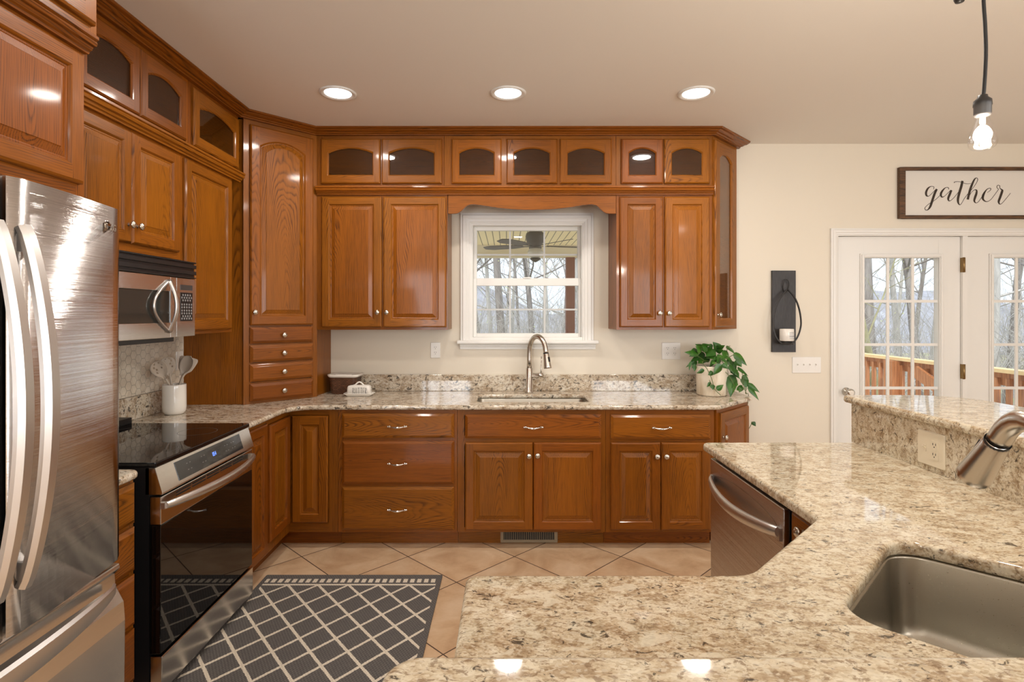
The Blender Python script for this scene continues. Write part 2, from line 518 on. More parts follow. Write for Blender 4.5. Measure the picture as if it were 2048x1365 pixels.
def casing(x0, x1, z0, z1, y, w=.078):
    """stepped casing mitred round three sides of an opening"""
    k = w/.078
    prof = [(0,0),(0,-.013),(-.009,-.015),(-.013,-.019),(-.030,-.021),(-.036,-.026),(-.058,-.026),(-.064,-.021),(-.078,-.019),(-.078,0)]
    ls = sweep([(x0, z0), (x0, z1), (x1, z1), (x1, z0)], [(o*k, d) for o, d in prof])
    return MB().loops([[(p[0], y+p[2], p[1]) for p in l] for l in ls], 0)
GREYWH = plain('grille_grey_white', (.62,.63,.62), .4)
# kitchen window, double hung, over the sink
def kitchen_window():
    o = bpy.data.objects.new('window_1', None); COL.objects.link(o); struct(o)
    y = YB
    casing(-.263, .578, 1.295, 2.173, y).build('window_casing', WHITE, o)
    s = MB()
    s.loops(sweep([(.687, y), (-.362, y)][::-1], [(0, 1.270), (.062, 1.270), (.066, 1.276), (.066, 1.286), (.062, 1.295), (0, 1.295)]), 0)
    s.build('window_stool', WHITE, o)
    a = MB()
    a.loops(sweep([(-.345, y), (.672, y)], [(0, 1.228), (.014, 1.228), (.014, 1.246), (.026, 1.250), (.026, 1.258), (.034, 1.264), (.034, 1.270), (0, 1.270)]), 0)
    a.build('window_apron', WHITE, o)
    j = MB()
    for x0, x1, z0, z1 in ((-.264, -.250, 1.295, 2.175), (.570, .584, 1.295, 2.175), (-.25, .57, 2.160, 2.175), (-.25, .57, 1.295, 1.318)):
        j.box(x0, y-.004, z0, x1, y+WT, z1)
    j.build('window_jamb', WHITE, o)
    def sash(name, z0, z1, gz0, gz1, yy):
        gx0, gx1 = -.224, .551
        f = MB()
        f.box(-.25, yy, z0, gx0, yy+.035, z1); f.box(gx1, yy, z0, .57, yy+.035, z1)
        f.box(gx0, yy, z0, gx1, yy+.035, gz0); f.box(gx0, yy, gz1, gx1, yy+.035, z1)
        so = f.build(name, WHITE, o, bevel=.003)
        MB().box(gx0, yy+.016, gz0, gx1, yy+.019, gz1).build('window_glass', GLASS, so)
        q = MB(); w2 = .0065
        for xx in (.031, .295): q.box(xx-w2, yy+.02, gz0, xx+w2, yy+.026, gz1)
        zz = (gz0+gz1)/2
        q.box(gx0, yy+.0205, zz-w2, gx1, yy+.0255, zz+w2)
        q.build('muntin', GREYWH, so)
    sash('upper_sash', 1.745, 2.160, 1.765, 2.132, y+.075)
    sash('lower_sash', 1.318, 1.762, 1.3455, 1.7067, y+.035)
    l = MB().box(.13, y+.028, 1.762, .19, y+.05, 1.772)
    l.build('sash_lock', WHITE, o, bevel=.002)
kitchen_window()

# french doors
def french_door(n, x0, x1, gx0, gx1, knob):
    o = bpy.data.objects.new('door_%d' % n, None); COL.objects.link(o); struct(o)
    y = YB + .02; z0, z1, gz0, gz1 = .012, 2.078, .272, 1.918
    m = MB()
    m.box(x0, y, z0, gx0, y+.045, z1); m.box(gx1, y, z0, x1, y+.045, z1)
    m.box(gx0, y, z0, gx1, y+.045, gz0); m.box(gx0, y, gz1, gx1, y+.045, z1)
    m.build('door_panel', WHITE, o, bevel=.002)
    t = MB(); k = .03
    for d, a, b in ((.012, 0, k), (.02, .006, .022)):
        t.box(gx0-b, y-d, gz0-b, gx0-a, y, gz1+b); t.box(gx1+a, y-d, gz0-b, gx1+b, y, gz1+b)
        t.box(gx0-a, y-d, gz1+a, gx1+a, y, gz1+b); t.box(gx0-a, y-d, gz0-b, gx1+a, y, gz0-a)
    t.build('glazing_trim', WHITE, o, bevel=.002)
    MB().box(gx0, y+.018, gz0, gx1, y+.022, gz1).build('door_glass', GLASS, o)
    q = MB(); h = .010
    for i in (1, 2):
        xx = gx0 + (gx1-gx0)*i/3
        q.box(xx-h, y+.006, gz0, xx+h, y+.017, gz1)
    for i in range(1, 5):
        zz = gz0 + (gz1-gz0)*i/5
        q.box(gx0, y+.0065, zz-h, gx1, y+.0165, zz+h)
    q.build('muntin', WHITE, o)
    if knob:
        k = MB(); R = Matrix.Translation((x0+.07, y, .905)) @ Matrix.Rotation(pi/2, 4, 'X')
        k.lathe([(.032,0),(.032,.006),(.012,.012),(.011,.035),(.022,.042),(.029,.054),(.028,.066),(.018,.074)], 20, M=R)
        k.build('door_knob', NICKEL, o)
    return o
d1 = french_door(1, 2.502, 3.437, 2.706, 3.273, True)
d2 = french_door(2, 3.478, 4.413, 3.682, 4.249, False)
for zz in (1.862, 1.058, .25):
    m = MB()
    m.box(3.437, YB-.004, zz-.055, 3.458, YB+.03, zz+.055)
    m.tube([(3.442, YB-.008, zz-.056), (3.442, YB-.008, zz+.056)], .008, 8)
    m.build('hinge', BRASS, d1)
m = casing(2.495, 4.418, 0, 2.079, YB, .056)
m.box(3.4385, YB-.002, 0, 3.4765, YB+.09, 2.08)
m.box(2.492, YB-.002, 0, 2.4995, YB+WT, 2.082); m.box(4.4145, YB-.002, 0, 4.418, YB+WT, 2.082)
struct(m.build('trim_1', WHITE))
struct(MB().box(1.72, YB-.015, 0, 2.43, YB, .09).build('baseboard_back', WHITE, bevel=.003))
struct(MB().box(4.48, YB-.015, 0, XR, YB, .09).build('baseboard_right', WHITE, bevel=.003))

# ------------------------------------------------------------------ cabinet kit
DT = .02                                     # door thickness
def ring(x0, x1, z0, z1, i, arch, seg=12):
    """closed outline of an opening inset by i; arch = rise of the curved head"""
    a, b, c, d = x0+i, x1-i, z0+i, z1-i
    pts = [(a, c), (b, c)]
    if arch <= 0: return pts + [(b, d), (a, d)]
    w = (b-a)/2; R = (w*w + arch*arch)/(2*arch); cx = (a+b)/2; cz = d - R
    th = math.asin(min(1, w/R))
    return pts + [(cx + R*sin(th - 2*th*k/seg), cz + R*cos(th - 2*th*k/seg)) for k in range(seg+1)]
def at_y(r, y): return [(p[0], y, p[1]) for p in r]

def knob(parent, x, z, y=-DT):
    R = Matrix.Translation((x, y, z)) @ Matrix.Rotation(pi/2, 4, 'X')
    m = MB()
    m.lathe([(.0085,0),(.0085,.003),(.0055,.006),(.0055,.012),(.013,.016),(.0165,.020),(.0165,.024),(.0125,.028),(.011,.0275),(.0095,.030),(.003,.0315)], 18, M=R)
    return m.build('knob', NICKEL, parent)
def pull(parent, x, z, y=-DT):
    m = MB(); s = .048
    for e in (-1, 1):
        m.lathe([(.007,0),(.005,.006),(.005,.018),(.008,.022),(.008,.027),(.003,.031)], 12, M=Matrix.Translation((x+e*s, y, z)) @ Matrix.Rotation(pi/2, 4, 'X'))
        m.lathe([(.002,-.007),(.0065,-.003),(.0065,.003),(.002,.007)], 10, M=Matrix.Translation((x+e*(s+.010), y-.022, z)) @ Matrix.Rotation(pi/2, 4, 'Y'))
    n = 14
    P = [(x - s + 2*s*k/n, y-.022-.010*sin(pi*k/n), z-.006*sin(pi*k/n)) for k in range(n+1)]
    m.tube(P, [.0035 + .0035*sin(pi*k/n)**2 for k in range(n+1)], 10)
    return m.build('drawer_pull', CHROME, parent)

def door(parent, x0, x1, z0, z1, arch=0.0, glazed=False, sw=.052, kn=None, name='door', rail=None, top=None, pane=None):
    W, H = x1-x0, z1-z0
    rb = rail or sw; rt = top or sw
    m = MB()
    O = [(0,0),(W,0),(W,H),(0,H)]
    def outl(i, y): return [(i,y,i),(W-i,y,i),(W-i,y,H-i),(i,y,H-i)]
    m.loops([outl(.0, 0), outl(0, -.011), outl(.0025, -.015), outl(.009, -DT)], lambda k, i: 1 if i in (0, 2) else 0, True, False)
    e = .009
    m.add([(e,-DT,e),(sw,-DT,e),(sw,-DT,H-e),(e,-DT,H-e)], [(0,1,2,3)], 0)
    m.add([(W-sw,-DT,e),(W-e,-DT,e),(W-e,-DT,H-e),(W-sw,-DT,H-e)], [(0,1,2,3)], 0)
    m.add([(sw,-DT,e),(W-sw,-DT,e),(W-sw,-DT,rb),(sw,-DT,rb)], [(0,1,2,3)], 1)
    inn = ring(sw, W-sw, rb, H-rt, 0, arch)
    head = inn[2:]
    n = len(head)
    tp = [(p[0], H-e) for p in head]
    m.add(at_y(head, -DT) + at_y(tp, -DT), [(k, k+1, n+k+1, n+k) for k in range(n-1)], 1)
    nseg = len(inn)
    def mi(k, i): return 1 if i == 0 or 2 <= i < nseg-1 else 0
    m.loops([at_y(inn, -DT), at_y(ring(sw, W-sw, rb, H-rt, .0035, arch), -DT+.003), at_y(ring(sw, W-sw, rb, H-rt, .008, arch), -DT+.009), at_y(ring(sw, W-sw, rb, H-rt, .008, arch), -.001)], mi, False, False)
    o = m.build(name, OAK, parent, (x0, 0, z0))
    if glazed:
        g = MB(); r = ring(sw, W-sw, rb, H-rt, .0078, arch)
        g.loops([at_y(r, -.009), at_y(r, -.006)], 0)
        g.build('glass_pane', pane or CABGL, o)
    else:
        p = MB()
        L = [(.0078,-.006),(.0078,-.0105),(.013,-.0105),(.016,-.0085),(.040,-.0165),(.042,-.0185)]
        p.loops([at_y(ring(sw, W-sw, rb, H-rt, i, arch), y) for i, y in L], 0, True, True)
        p.build('raised_panel', [OV], o)
    if kn: knob(o, kn[0]-x0, kn[1]-z0)
    return o
def drawer(parent, x0, x1, z0, z1, kind='pull', name='drawer'):
    W, H = x1-x0, z1-z0; m = MB()
    def outl(i, y): return [(i,y,i),(W-i,y,i),(W-i,y,H-i),(i,y,H-i)]
    m.loops([outl(0,0), outl(0,-.010), outl(.003,-.0115), outl(.015,-.019), outl(.017,-DT)], 0)
    o = m.build(name, OH, parent, (x0, 0, z0))
    if kind == 'pull': pull(o, W/2, H/2)
    elif kind == 'knob': knob(o, W/2, H/2)
    return o
def frame(parent, stiles, rails, h0, h1, name='face_frame', y1=.02):
    """face frame from y=0 back to y1: stiles full height, rails between them"""
    m = MB()
    for a, b in stiles: m.box(a, 0, h0, b, y1, h1, 0)
    for (a, b), (c, d) in zip(stiles[:-1], stiles[1:]):
        for z0, z1 in rails: m.box(b, 0, z0, c, y1, z1, 1)
    return m.build(name, OAK, parent)
def carcass(parent, W, H, D, hollow=False, y0=.02, name='carcass', z0=0.0, shelf=()):
    m = MB()
    if not hollow: m.box(0, y0, z0, W, D, H)
    else:
        t = .016
        m.box(0, y0, z0, t, D, H); m.box(W-t, y0, z0, W, D, H)
        m.box(t, y0, z0, W-t, D, z0+t); m.box(t, y0, H-t, W-t, D, H)
        m.box(t, D-t, z0+t, W-t, D, H-t)
        for s in shelf: m.box(t, y0+.03, s, W-t, D-t, s+.018)
    return m.build(name, OV, parent)
def toe(parent, W, d=.075, h=.10, x0=0, D=.6):
    return MB().box(x0, d, 0, W, D, h).build('toe_kick', OH, parent)

# ------------------------------------------------------------------ upper cabinets, back wall
def upper(label, x0, x1, z0, z1, doors, stiles, rails, loc=None, rz=0, **kw):
    """doors: (xa, xb, za, zb, options) in cabinet coordinates"""
    t = thing('wall_cabinet', label, 'cabinet', loc, rz, 'oak wall cabinets')
    W, H = x1-x0, z1-z0
    frame(t, stiles, rails, 0, H)
    hollow = any(d[4].get('glazed') for d in doors)
    carcass(t, W, H, kw.get('D', .306), hollow)
    for a, b, c, d, op in doors: door(t, a, b, c, d, **op)
    return t
Z0, ZD0, ZD1, ZR = 1.382, 1.400, 2.308, 2.335
def low_upper(label, x0, x1, d, kz=1.462):
    a, b, c, e = [q-x0 for q in d]
    upper(label, x0, x1, Z0, ZR,
          [(a, b, ZD0-Z0, ZD1-Z0, dict(kn=(b-.027, kz-Z0))), (c, e, ZD0-Z0, ZD1-Z0, dict(kn=(c+.027, kz-Z0)))],
          [(0, max(.035, a+.015)), ((b+c)/2-.02, (b+c)/2+.02), (x1-x0-.035, x1-x0)], [(0, .04), (ZR-Z0-.045, ZR-Z0)], (x0, YU, Z0))
low_upper('oak wall cabinet with two raised panel doors left of the window', -1.3165, -.408, (-1.283, -.8636, -.853, -.416), 1.503)
low_upper('oak wall cabinet with two raised panel doors right of the window', .770, 1.436, (.790, 1.0925, 1.103, 1.415), 1.497)
ZG0, ZG1, GD0, GD1 = 2.362, 2.742, 2.3986, 2.711
GL = dict(glazed=True, arch=.034, sw=.047, rail=.054, top=.060)
def top_row(label, x0, x1, ds):
    st = [(0, ds[0][0]-x0+.015)]
    for p, q in zip(ds[:-1], ds[1:]):
        mid = (p[1]+q[0])/2 - x0; st.append((mid-.022, mid+.022))
    st.append((ds[-1][1]-x0-.015, x1-x0))
    upper(label, x0, x1, ZG0, ZG1, [(a-x0, b-x0, GD0-ZG0, GD1-ZG0, dict(GL)) for a, b in ds], st, [(0, .055), (ZG1-ZG0-.05, ZG1-ZG0)], (x0, YU, ZG0))
top_row('top row glass cabinet with two arched doors, next to the tall corner cabinet', -1.3165, -.432, [(-1.287, -.874), (-.8636, -.447)])
top_row('top row glass cabinet with three arched doors above the window', -.430, .766, [(-.378, -.031), (.0035, .357), (.3746, .735)])
top_row('narrow top row glass cabinet with two arched doors at the right end', .768, 1.436, [(.801, 1.0925), (1.099, 1.415)])

# ------------------------------------------------------------------ upper cabinets, left wall (local x runs along +Y)
RL = pi / 2
def left_loc(y, z, x=XU): return (x, y, z)
t = upper('oak wall cabinet with two doors over the microwave', 2.10, 2.884, 1.772, ZR,
      [(.02, .382, .035, ZD1-1.772, dict(kn=(.355, .115))), (.386, .748, .035, ZD1-1.772, dict(kn=(.413, .115)))],
      [(0, .035), (.364, .404), (.748, .784)], [(0, .045), (ZR-1.772-.045, ZR-1.772)], left_loc(2.10, 1.772), RL, D=.355)
t = upper('narrow tall oak wall cabinet between the microwave and the corner', 2.886, 3.42, Z0, ZR,
      [(.012, .505, ZD0-Z0, ZD1-Z0, dict(kn=(.036, .098)))],
      [(0, .035), (.505, .534)], [(0, .04), (ZR-Z0-.045, ZR-Z0)], left_loc(2.886, Z0), RL, D=.355)
def top_left(label, y0, y1, ds):
    st = [(0, ds[0][0]-y0+.015)]
    for p, q in zip(ds[:-1], ds[1:]):
        mid = (p[1]+q[0])/2 - y0; st.append((mid-.022, mid+.022))
    st.append((ds[-1][1]-y0-.015, y1-y0))
    upper(label, y0, y1, ZG0, ZG1, [(a-y0, b-y0, GD0-ZG0, GD1-ZG0, dict(GL)) for a, b in ds], st, [(0, .055), (ZG1-ZG0-.05, ZG1-ZG0)], left_loc(y0, ZG0), RL, D=.355)
top_left('top row glass cabinet with two arched doors above the microwave', 2.12, 2.948, [(2.166, 2.538), (2.543, 2.91)])
top_left('top row glass cabinet with one arched door beside the corner', 2.95, 3.50, [(2.980, 3.478)])

# over the fridge, deeper
t = thing('wall_cabinet', 'deep oak cabinet with raised panel doors directly above the fridge', 'cabinet', (-1.35, .82, 1.86), RL, 'oak wall cabinets')
frame(t, [(0, .035), (.455, .495), (.92, .955)], [(0, .045), (.43, .472)], 0, .472)
carcass(t, .955, .472, .69)
door(t, .015, .465, .04, .45); door(t, .485, .935, .04, .45)
t = thing('wall_cabinet', 'oak cabinet at the ceiling, topmost above the fridge', 'cabinet', (-1.31, .82, 2.372), RL, 'oak wall cabinets')
frame(t, [(0, .035), (.455, .495), (.92, .955)], [(0, .03), (.33, .37)], 0, .37)
carcass(t, .955, .37, .73)
door(t, .015, .465, .028, .34); door(t, .485, .935, .028, .34)

# ------------------------------------------------------------------ mouldings
CROWN = [(0,2.734),(.024,2.734),(.024,2.741),(.034,2.744),(.040,2.750),(.052,2.752),(.062,2.757),(.068,2.762),(.084,2.764),(.088,2.769),(.088,2.7745),(0,2.7745)]
RAIL = [(0,2.322),(.016,2.322),(.018,2.330),(.026,2.334),(.030,2.343),(.040,2.346),(.044,2.354),(.040,2.362),(.048,2.366),(.048,2.376),(.020,2.384),(0,2.384)]
m = MB().loops(sweep([(XU-.3, 2.12), (XU, 2.12), (XU, 3.50), (-1.33, YU), (1.44, YU), (1.728, 4.158), (1.728, 4.178)], [(o, z) for o, z in CROWN]), lambda k, i: 1 if k == 1 else 0)
tag(m.build('crown_moulding', [OH, OY]), 'stepped oak crown moulding running round the top of the cabinets', 'moulding')
m = MB().loops(sweep([(-1.315, YU), (1.44, YU)], RAIL), 0)
tag(m.build('rail_moulding', OH), 'oak moulding under the glass cabinets of the back wall', 'moulding', 'ledge mouldings')
m = MB().loops(sweep([(XU, 1.80), (XU, 3.50)], RAIL), 0)
tag(m.build('rail_moulding', OY), 'oak moulding under the glass cabinets of the left wall', 'moulding', 'ledge mouldings')
m = MB().loops(sweep([(-1.35, .82), (-1.35, 1.776)], [(o, z) for o, z in RAIL][:10] + [(.0, 2.371)]), 0)
tag(m.build('rail_moulding', OY), 'oak moulding above the raised panel doors over the fridge', 'moulding', 'ledge mouldings')

# scalloped valance over the window
prof = [(-.404,2.192),(-.36,2.192),(-.338,2.196),(-.318,2.206),(-.298,2.224),(-.278,2.243),(-.255,2.254),(-.225,2.257),(-.16,2.249),(-.06,2.234),(.05,2.223),(.16,2.219)]
prof = smooth_path(prof, 4)
prof = prof + [(2*.181 - x, z) for x, z in reversed(prof)]
prof = [p for i, p in enumerate(prof) if i == 0 or p[0] > prof[i-1][0] + 1e-5]
prof = [p for p in prof if p[0] <= .768]
outl = prof + [(.768, 2.322), (-.404, 2.322)]
m = MB().loops([[(x, YU-.002, z) for x, z in outl], [(x, YU+.017, z) for x, z in outl]], 0)
tag(m.build('valance', OH, bevel=.002), 'scalloped oak valance board above the kitchen window', 'valance')

# ------------------------------------------------------------------ tall corner cabinet on the worktop
CO, CA, CW = Vector((-1.667, 3.523)), pi/4, .494
t = thing('corner_cabinet', 'tall diagonal oak corner cabinet with arched door and four small drawers', 'cabinet', (CO.x, CO.y, ZT+.001), CA)
Hc = 2.7335 - ZT
def loc2(x, y):
    d = Vector((x, y)) - CO; c, s = cos(-CA), sin(-CA)
    return (d.x*c - d.y*s, d.x*s + d.y*c)
pent = [(.0, .02), (CW, .02)] + [loc2(*p) for p in ((CO.x+CW*cos(CA), 4.176), (-2.046, 4.176), (-2.046, CO.y))]
m = MB().loops([[(x, y, 0) for x, y in pent], [(x, y, Hc) for x, y in pent]], 0)
m.build('carcass', OV, t)
zs = lambda z: z - ZT
frame(t, [(0, .05), (.450, CW)], [(0, zs(.93)), (zs(1.408), zs(1.425)), (zs(2.69), Hc), (zs(1.287), zs(1.297)), (zs(1.165), zs(1.177)), (zs(1.040), zs(1.052))], 0, Hc)
door(t, .037, .460, zs(1.418), zs(2.704), arch=.05, sw=.058, top=.075, kn=(.060, zs(1.502)))
for a, b in ((1.300, 1.405), (1.180, 1.287), (1.056, 1.166), (.930, 1.041)):
    drawer(t, .037, .460, zs(a), zs(b), 'knob')

# diagonal glass end cabinet
EO, EA, EW = (1.440, YU), pi/4, .405
t = thing('corner_wall_cabinet', 'tall narrow glass door oak cabinet angled at the right end', 'cabinet', (EO[0], EO[1], Z0), EA)
He = 2.7335 - Z0
frame(t, [(0, .03), (EW-.045, EW)], [(0, .05), (He-.06, He)], 0, He)
c45 = cos(EA)
def loc3(x, y):
    dx, dy = x-EO[0], y-EO[1]
    return (dx*c45 + dy*c45, -dx*c45 + dy*c45)
tri = [(0, .0205), (EW-.02, .0205), loc3(EO[0]+.012, 4.176)]
m = MB()
for z0, z1 in ((0, .018), (.36, .376), (.80, .816), (He-.018, He)):
    m.loops([[(x, y, z0) for x, y in tri], [(x, y, z1) for x, y in tri]], 0)
a = loc3(EO[0]+.002, YU+.02); b = loc3(EO[0]+.002, 4.176)
for p, q in (((EO[0]+.002, YU+.012), (EO[0]+.002, 4.172)), ((EO[0]+.002, 4.172), (1.722, 4.172))):
    p3, q3 = loc3(*p), loc3(*q)
    d = Vector((q3[0]-p3[0], q3[1]-p3[1])).normalized(); nn = Vector((d.y, -d.x))*.006
    quad = [(p3[0], p3[1]), (q3[0], q3[1]), (q3[0]+nn.x, q3[1]+nn.y), (p3[0]+nn.x, p3[1]+nn.y)]
    m.loops([[(x, y, .018) for x, y in quad], [(x, y, He-.018) for x, y in quad]], 0)
m.build('carcass', OV, t)
door(t, .012, .345, .018, zs(2.711)+ZT-Z0, arch=.045, glazed=True, pane=CABGL2, sw=.062, rail=.055, top=.075, kn=(.040, .105))

# ------------------------------------------------------------------ base cabinets, back wall
HB = .884
def base(label, x0, x1, parts, rails, stiles=None, loc=None, rz=0, D=.63, hollow_sink=False):
    t = thing('base_cabinet', label, 'cabinet', loc or (x0, YBASE, 0), rz, 'oak base cabinets')
    W = x1 - x0
    frame(t, stiles or [(0, .045), (W-.045, W)], rails, .10, HB-.0005)
    if hollow_sink:
        m = MB(); tk = .016
        m.box(0, .02, .10, tk, D, HB-.0005); m.box(W-tk, .02, .10, W, D, HB-.0005); m.box(tk, .02, .10, W-tk, D, .118); m.box(tk, D-tk, .118, W-tk, D, HB-.0005)
        m.build('carcass', OV, t)
    else: carcass(t, W, HB-.0005, D, z0=.10)
    toe(t, W, D=D)
    for p in parts:
        if p[0] == 'd': door(t, *[p[1]-x0, p[2]-x0, p[3], p[4]], sw=.052, kn=(p[5]-x0, p[6]) if len(p) > 5 else None)
        else: drawer(t, p[1]-x0, p[2]-x0, p[3], p[4], p[5] if len(p) > 5 else 'pull')
    return t
base('wide three drawer oak base cabinet left of the sink', -1.07, -.312,
     [('w', -1.043, -.330, .7035, .859), ('w', -1.043, -.330, .4087, .6846), ('w', -1.043, -.330, .117, .393)],
     [(.10, .13), (.385, .415), (.68, .71), (.855, HB-.0005)])
base('oak sink base cabinet with two doors under the window', -.310, .634,
     [('w', -.26, .6057, .700, .852), ('d', -.26, .171, .117, .675, .146, .593), ('d', .1745, .6057, .117, .675, .200, .596)],
     [(.10, .13), (.66, .715), (.845, HB-.0005)], hollow_sink=True)
base('oak base cabinet with one drawer and two narrow doors right of the sink', .636, 1.326,
     [('w', .666, 1.300, .696, .850), ('d', .666, .983, .117, .675, .955, .590), ('d', .986, 1.300, .117, .675, 1.014, .590)],
     [(.10, .13), (.66, .715), (.845, HB-.0005)])
# angled end
t = thing('base_cabinet', 'angled oak base cabinet with one door at the right end', 'cabinet', (1.343, YBASE+.002, 0), pi/4, 'oak base cabinets')
AW = .50
def loc4(x, y):
    dx, dy = x-1.343, y-YBASE-.002
    return (dx*c45 + dy*c45, -dx*c45 + dy*c45)
ex = 1.343 + AW*c45
pent = [(0, .02), (AW, .02), loc4(ex, 4.176), loc4(1.343, 4.176)]
MB().loops([[(x, y, .10) for x, y in pent], [(x, y, HB-.0005) for x, y in pent]], 0).build('carcass', OV, t)
pent = [(.078, .075), (AW-.06, .075), loc4(ex-.06, 4.176), loc4(1.345, 4.176)]
MB().loops([[(x, y, 0) for x, y in pent], [(x, y, .10) for x, y in pent]], 0).build('toe_kick', OH, t)
frame(t, [(0, .045), (AW-.04, AW)], [(.10, .13), (.845, HB-.0005)], .10, HB-.0005)
door(t, .03, AW-.02, .117, .855, kn=(.055, .70))

# lazy susan corner
t = thing('corner_base_cabinet', 'oak corner base cabinet with two doors meeting in the inner corner', 'cabinet', (XBASE, YBASE, 0))
L = [(0, .02), (.312, .02), (.312, .634), (-.655, .634), (-.655, -.335), (-.02, -.335), (-.02, .02)]
MB().loops([[(x, y, .10) for x, y in L], [(x, y, HB-.0005) for x, y in L]], 0).build('carcass', OV, t)
L2 = [(-.075, .075), (.312, .075), (.312, .6), (-.6, .6), (-.6, -.335), (-.075, -.335)]
MB().loops([[(x, y, 0) for x, y in L2], [(x, y, .10) for x, y in L2]], 0).build('toe_kick', OH, t)
m = MB()
m.box(.255, 0, .10, .312, .02, HB-.0005, 0); m.box(-.02, 0, .10, .255, .02, .158, 1); m.box(-.02, 0, .848, .255, .02, HB-.0005, 1)
m.box(-.02, -.335, .10, 0, -.32, HB-.0005, 0); m.box(-.02, -.32, .10, 0, 0, .158, 0); m.box(-.02, -.32, .848, 0, 0, HB-.0005, 0)
m.build('face_frame', OAK, t)
sub = bpy.data.objects
d = door(t, .022, .252, .163, .845, sw=.055)
d = door(t, 0, .296, .163, .845, sw=.055)
d.rotation_euler = (0, 0, RL); d.location = (0, -.318, .163)

# left wall base cabinets
t = thing('base_cabinet', 'narrow oak base cabinet with one door right of the range', 'cabinet', (XBASE, 2.905, 0), RL, 'oak base cabinets')
frame(t, [(0, .02), (.275, .298)], [(.10, .12), (.858, HB-.0005)], .10, HB-.0005)
carcass(t, .298, HB-.0005, .655, z0=.10); toe(t, .298)
door(t, .012, .282, .115, .862, sw=.052)
t = thing('base_cabinet', 'oak base cabinet with four drawers between the fridge and the range', 'cabinet', (XBASE, 1.66, 0), RL, 'oak base cabinets')
frame(t, [(0, .03), (.37, .40)], [(.10, .145), (.325, .35), (.525, .55), (.70, .725), (.86, HB-.0005)], .10, HB-.0005)
carcass(t, .40, HB-.0005, .655, z0=.10); toe(t, .40)
for a, b in ((.72, .868), (.545, .705), (.345, .53), (.14, .33)): drawer(t, .012, .392, a, b, 'none')

# ------------------------------------------------------------------ worktops
def arc_rect(x0, y0, x1, y1, r, seg=8): return rounded([(x0,y0),(x1,y0),(x1,y1),(x0,y1)], r, seg)
SINK1 = arc_rect(-.195, 3.655, .555, 3.985, .045)
out = [(XL+.004, 2.889), (-1.35, 2.889), (-1.35, 3.505), (1.352, 3.505), (1.718, 3.871), (1.718, YB-.001), (XL+.004, YB-.001)]
out = rounded(out, [0, .012, .15, .02, .03, 0, 0], 8)
m = MB().slab(out, [SINK1], HB, ZT, .012)
tag(m.build('countertop', GRAN_B), 'polished granite countertop running along the back wall under the window', 'countertop')
out = rounded([(XL+.004, 1.655), (-1.355, 1.655), (-1.355, 2.07), (XL+.004, 2.07)], [0, .01, .04, 0], 8)
tag(MB().slab(out, [], HB, ZT, .012).build('countertop', GRAN_B), 'short piece of granite countertop between the fridge and the range', 'countertop')
pX = CO.x + CW*cos(CA)
tag(MB().box(pX+.002, YB-.022, ZT+.0005, 1.66, YB-.0005, 1.038).build('backsplash', GRAN_B, bevel=.002), 'low granite backsplash along the back wall behind the sink faucet', 'backsplash')
tag(MB().box(XL+.0005, 1.66, ZT+.0005, XL+.022, CO.y-.003, 1.040).build('backsplash', GRAN_B, bevel=.002), 'low granite backsplash under the hexagon tiles behind the range', 'backsplash')

# hexagon mosaic on the left wall
HEXM = Nodes('hexagon_marble_tile'); v = HEXM.coords()
HEXT = HEXM.P(color=HEXM.ramp(HEXM.noise(v, 9, 4, .6, .8), [(.35, (.60,.52,.42)), (.55, (.74,.67,.56)), (.7, (.80,.74,.65))]), rough=.3)
GROUT = plain('grey_grout', (.36,.33,.28), .8)
m = MB()
m.box(XL, 1.66, 1.0405, XL+.004, CO.y-.003, 1.772, 1)
h = .047; R = h/2 - .0013
ya, yb, za, zb = 1.661, CO.y-.004, 1.0415, 1.771
def clip(pts):
    for ax, lim, sg in ((0, ya, 1), (0, yb, -1), (1, za, 1), (1, zb, -1)):
        out = []
        for i in range(len(pts)):
            p, q = pts[i-1], pts[i]; dp, dq = (p[ax]-lim)*sg, (q[ax]-lim)*sg
            if (dp < 0) != (dq < 0):
                t = dp/(dp-dq); out.append((p[0]+(q[0]-p[0])*t, p[1]+(q[1]-p[1])*t))
            if dq >= 0: out.append(q)
        pts = out
        if len(pts) < 3: return []
    return pts
for i in range(int((yb-ya)/(h*.866))+3):
    yy = ya + i*h*.866
    for j in range(18):
        zz = 1.03 + j*h + (h/2 if i % 2 else 0)
        rr = R/cos(pi/6)
        pts = clip([(yy + rr*cos(k*pi/3), zz + rr*sin(k*pi/3)) for k in range(6)])
        if len(pts) < 3: continue
        m.loops([[(XL+.004, a, b) for a, b in pts], [(XL+.0065, a, b) for a, b in pts]], 0, False, True)
struct(m.build('trim_2', [HEXT, GROUT]))

# ------------------------------------------------------------------ sinks
def sink(label, ring2d, z_top, depth, drain, group=None):
    m = MB()
    def L(d, z): return [(p[0], p[1], z) for p in offset(ring2d, d)]
    zb = z_top - depth
    loops = [L(.014, z_top), L(.002, z_top), L(.0, z_top-.004), L(-.008, zb+.04), L(-.014, zb+.018), L(-.028, zb+.005), L(-.05, zb)]
    m.loops(loops, 0, False, False, True)
    m.poly([p[:2] for p in loops[-1]], [], zb, 0)
    lo = [L(.014, z_top-.0015), L(.004, z_top-.003), L(-.004, zb+.03), L(-.026, zb-.003)]
    m.loops(lo, 0, False, False, True); m.poly([p[:2] for p in lo[-1]], [], zb-.003, 0, True)
    o = m.build('sink', SINKST, recalc=False)
    tag(o, label, 'sink')
    d = MB().lathe([(.045,.0005),(.045,.003),(.036,.004),(.033,.002),(.006,.0015),(.001,.004)], 24, (drain[0], drain[1], zb))
    d.build('drain', CHROME, o)
    return o
sink('stainless undermount sink below the kitchen window', SINK1, HB-.0005, .20, (.18, 3.80))

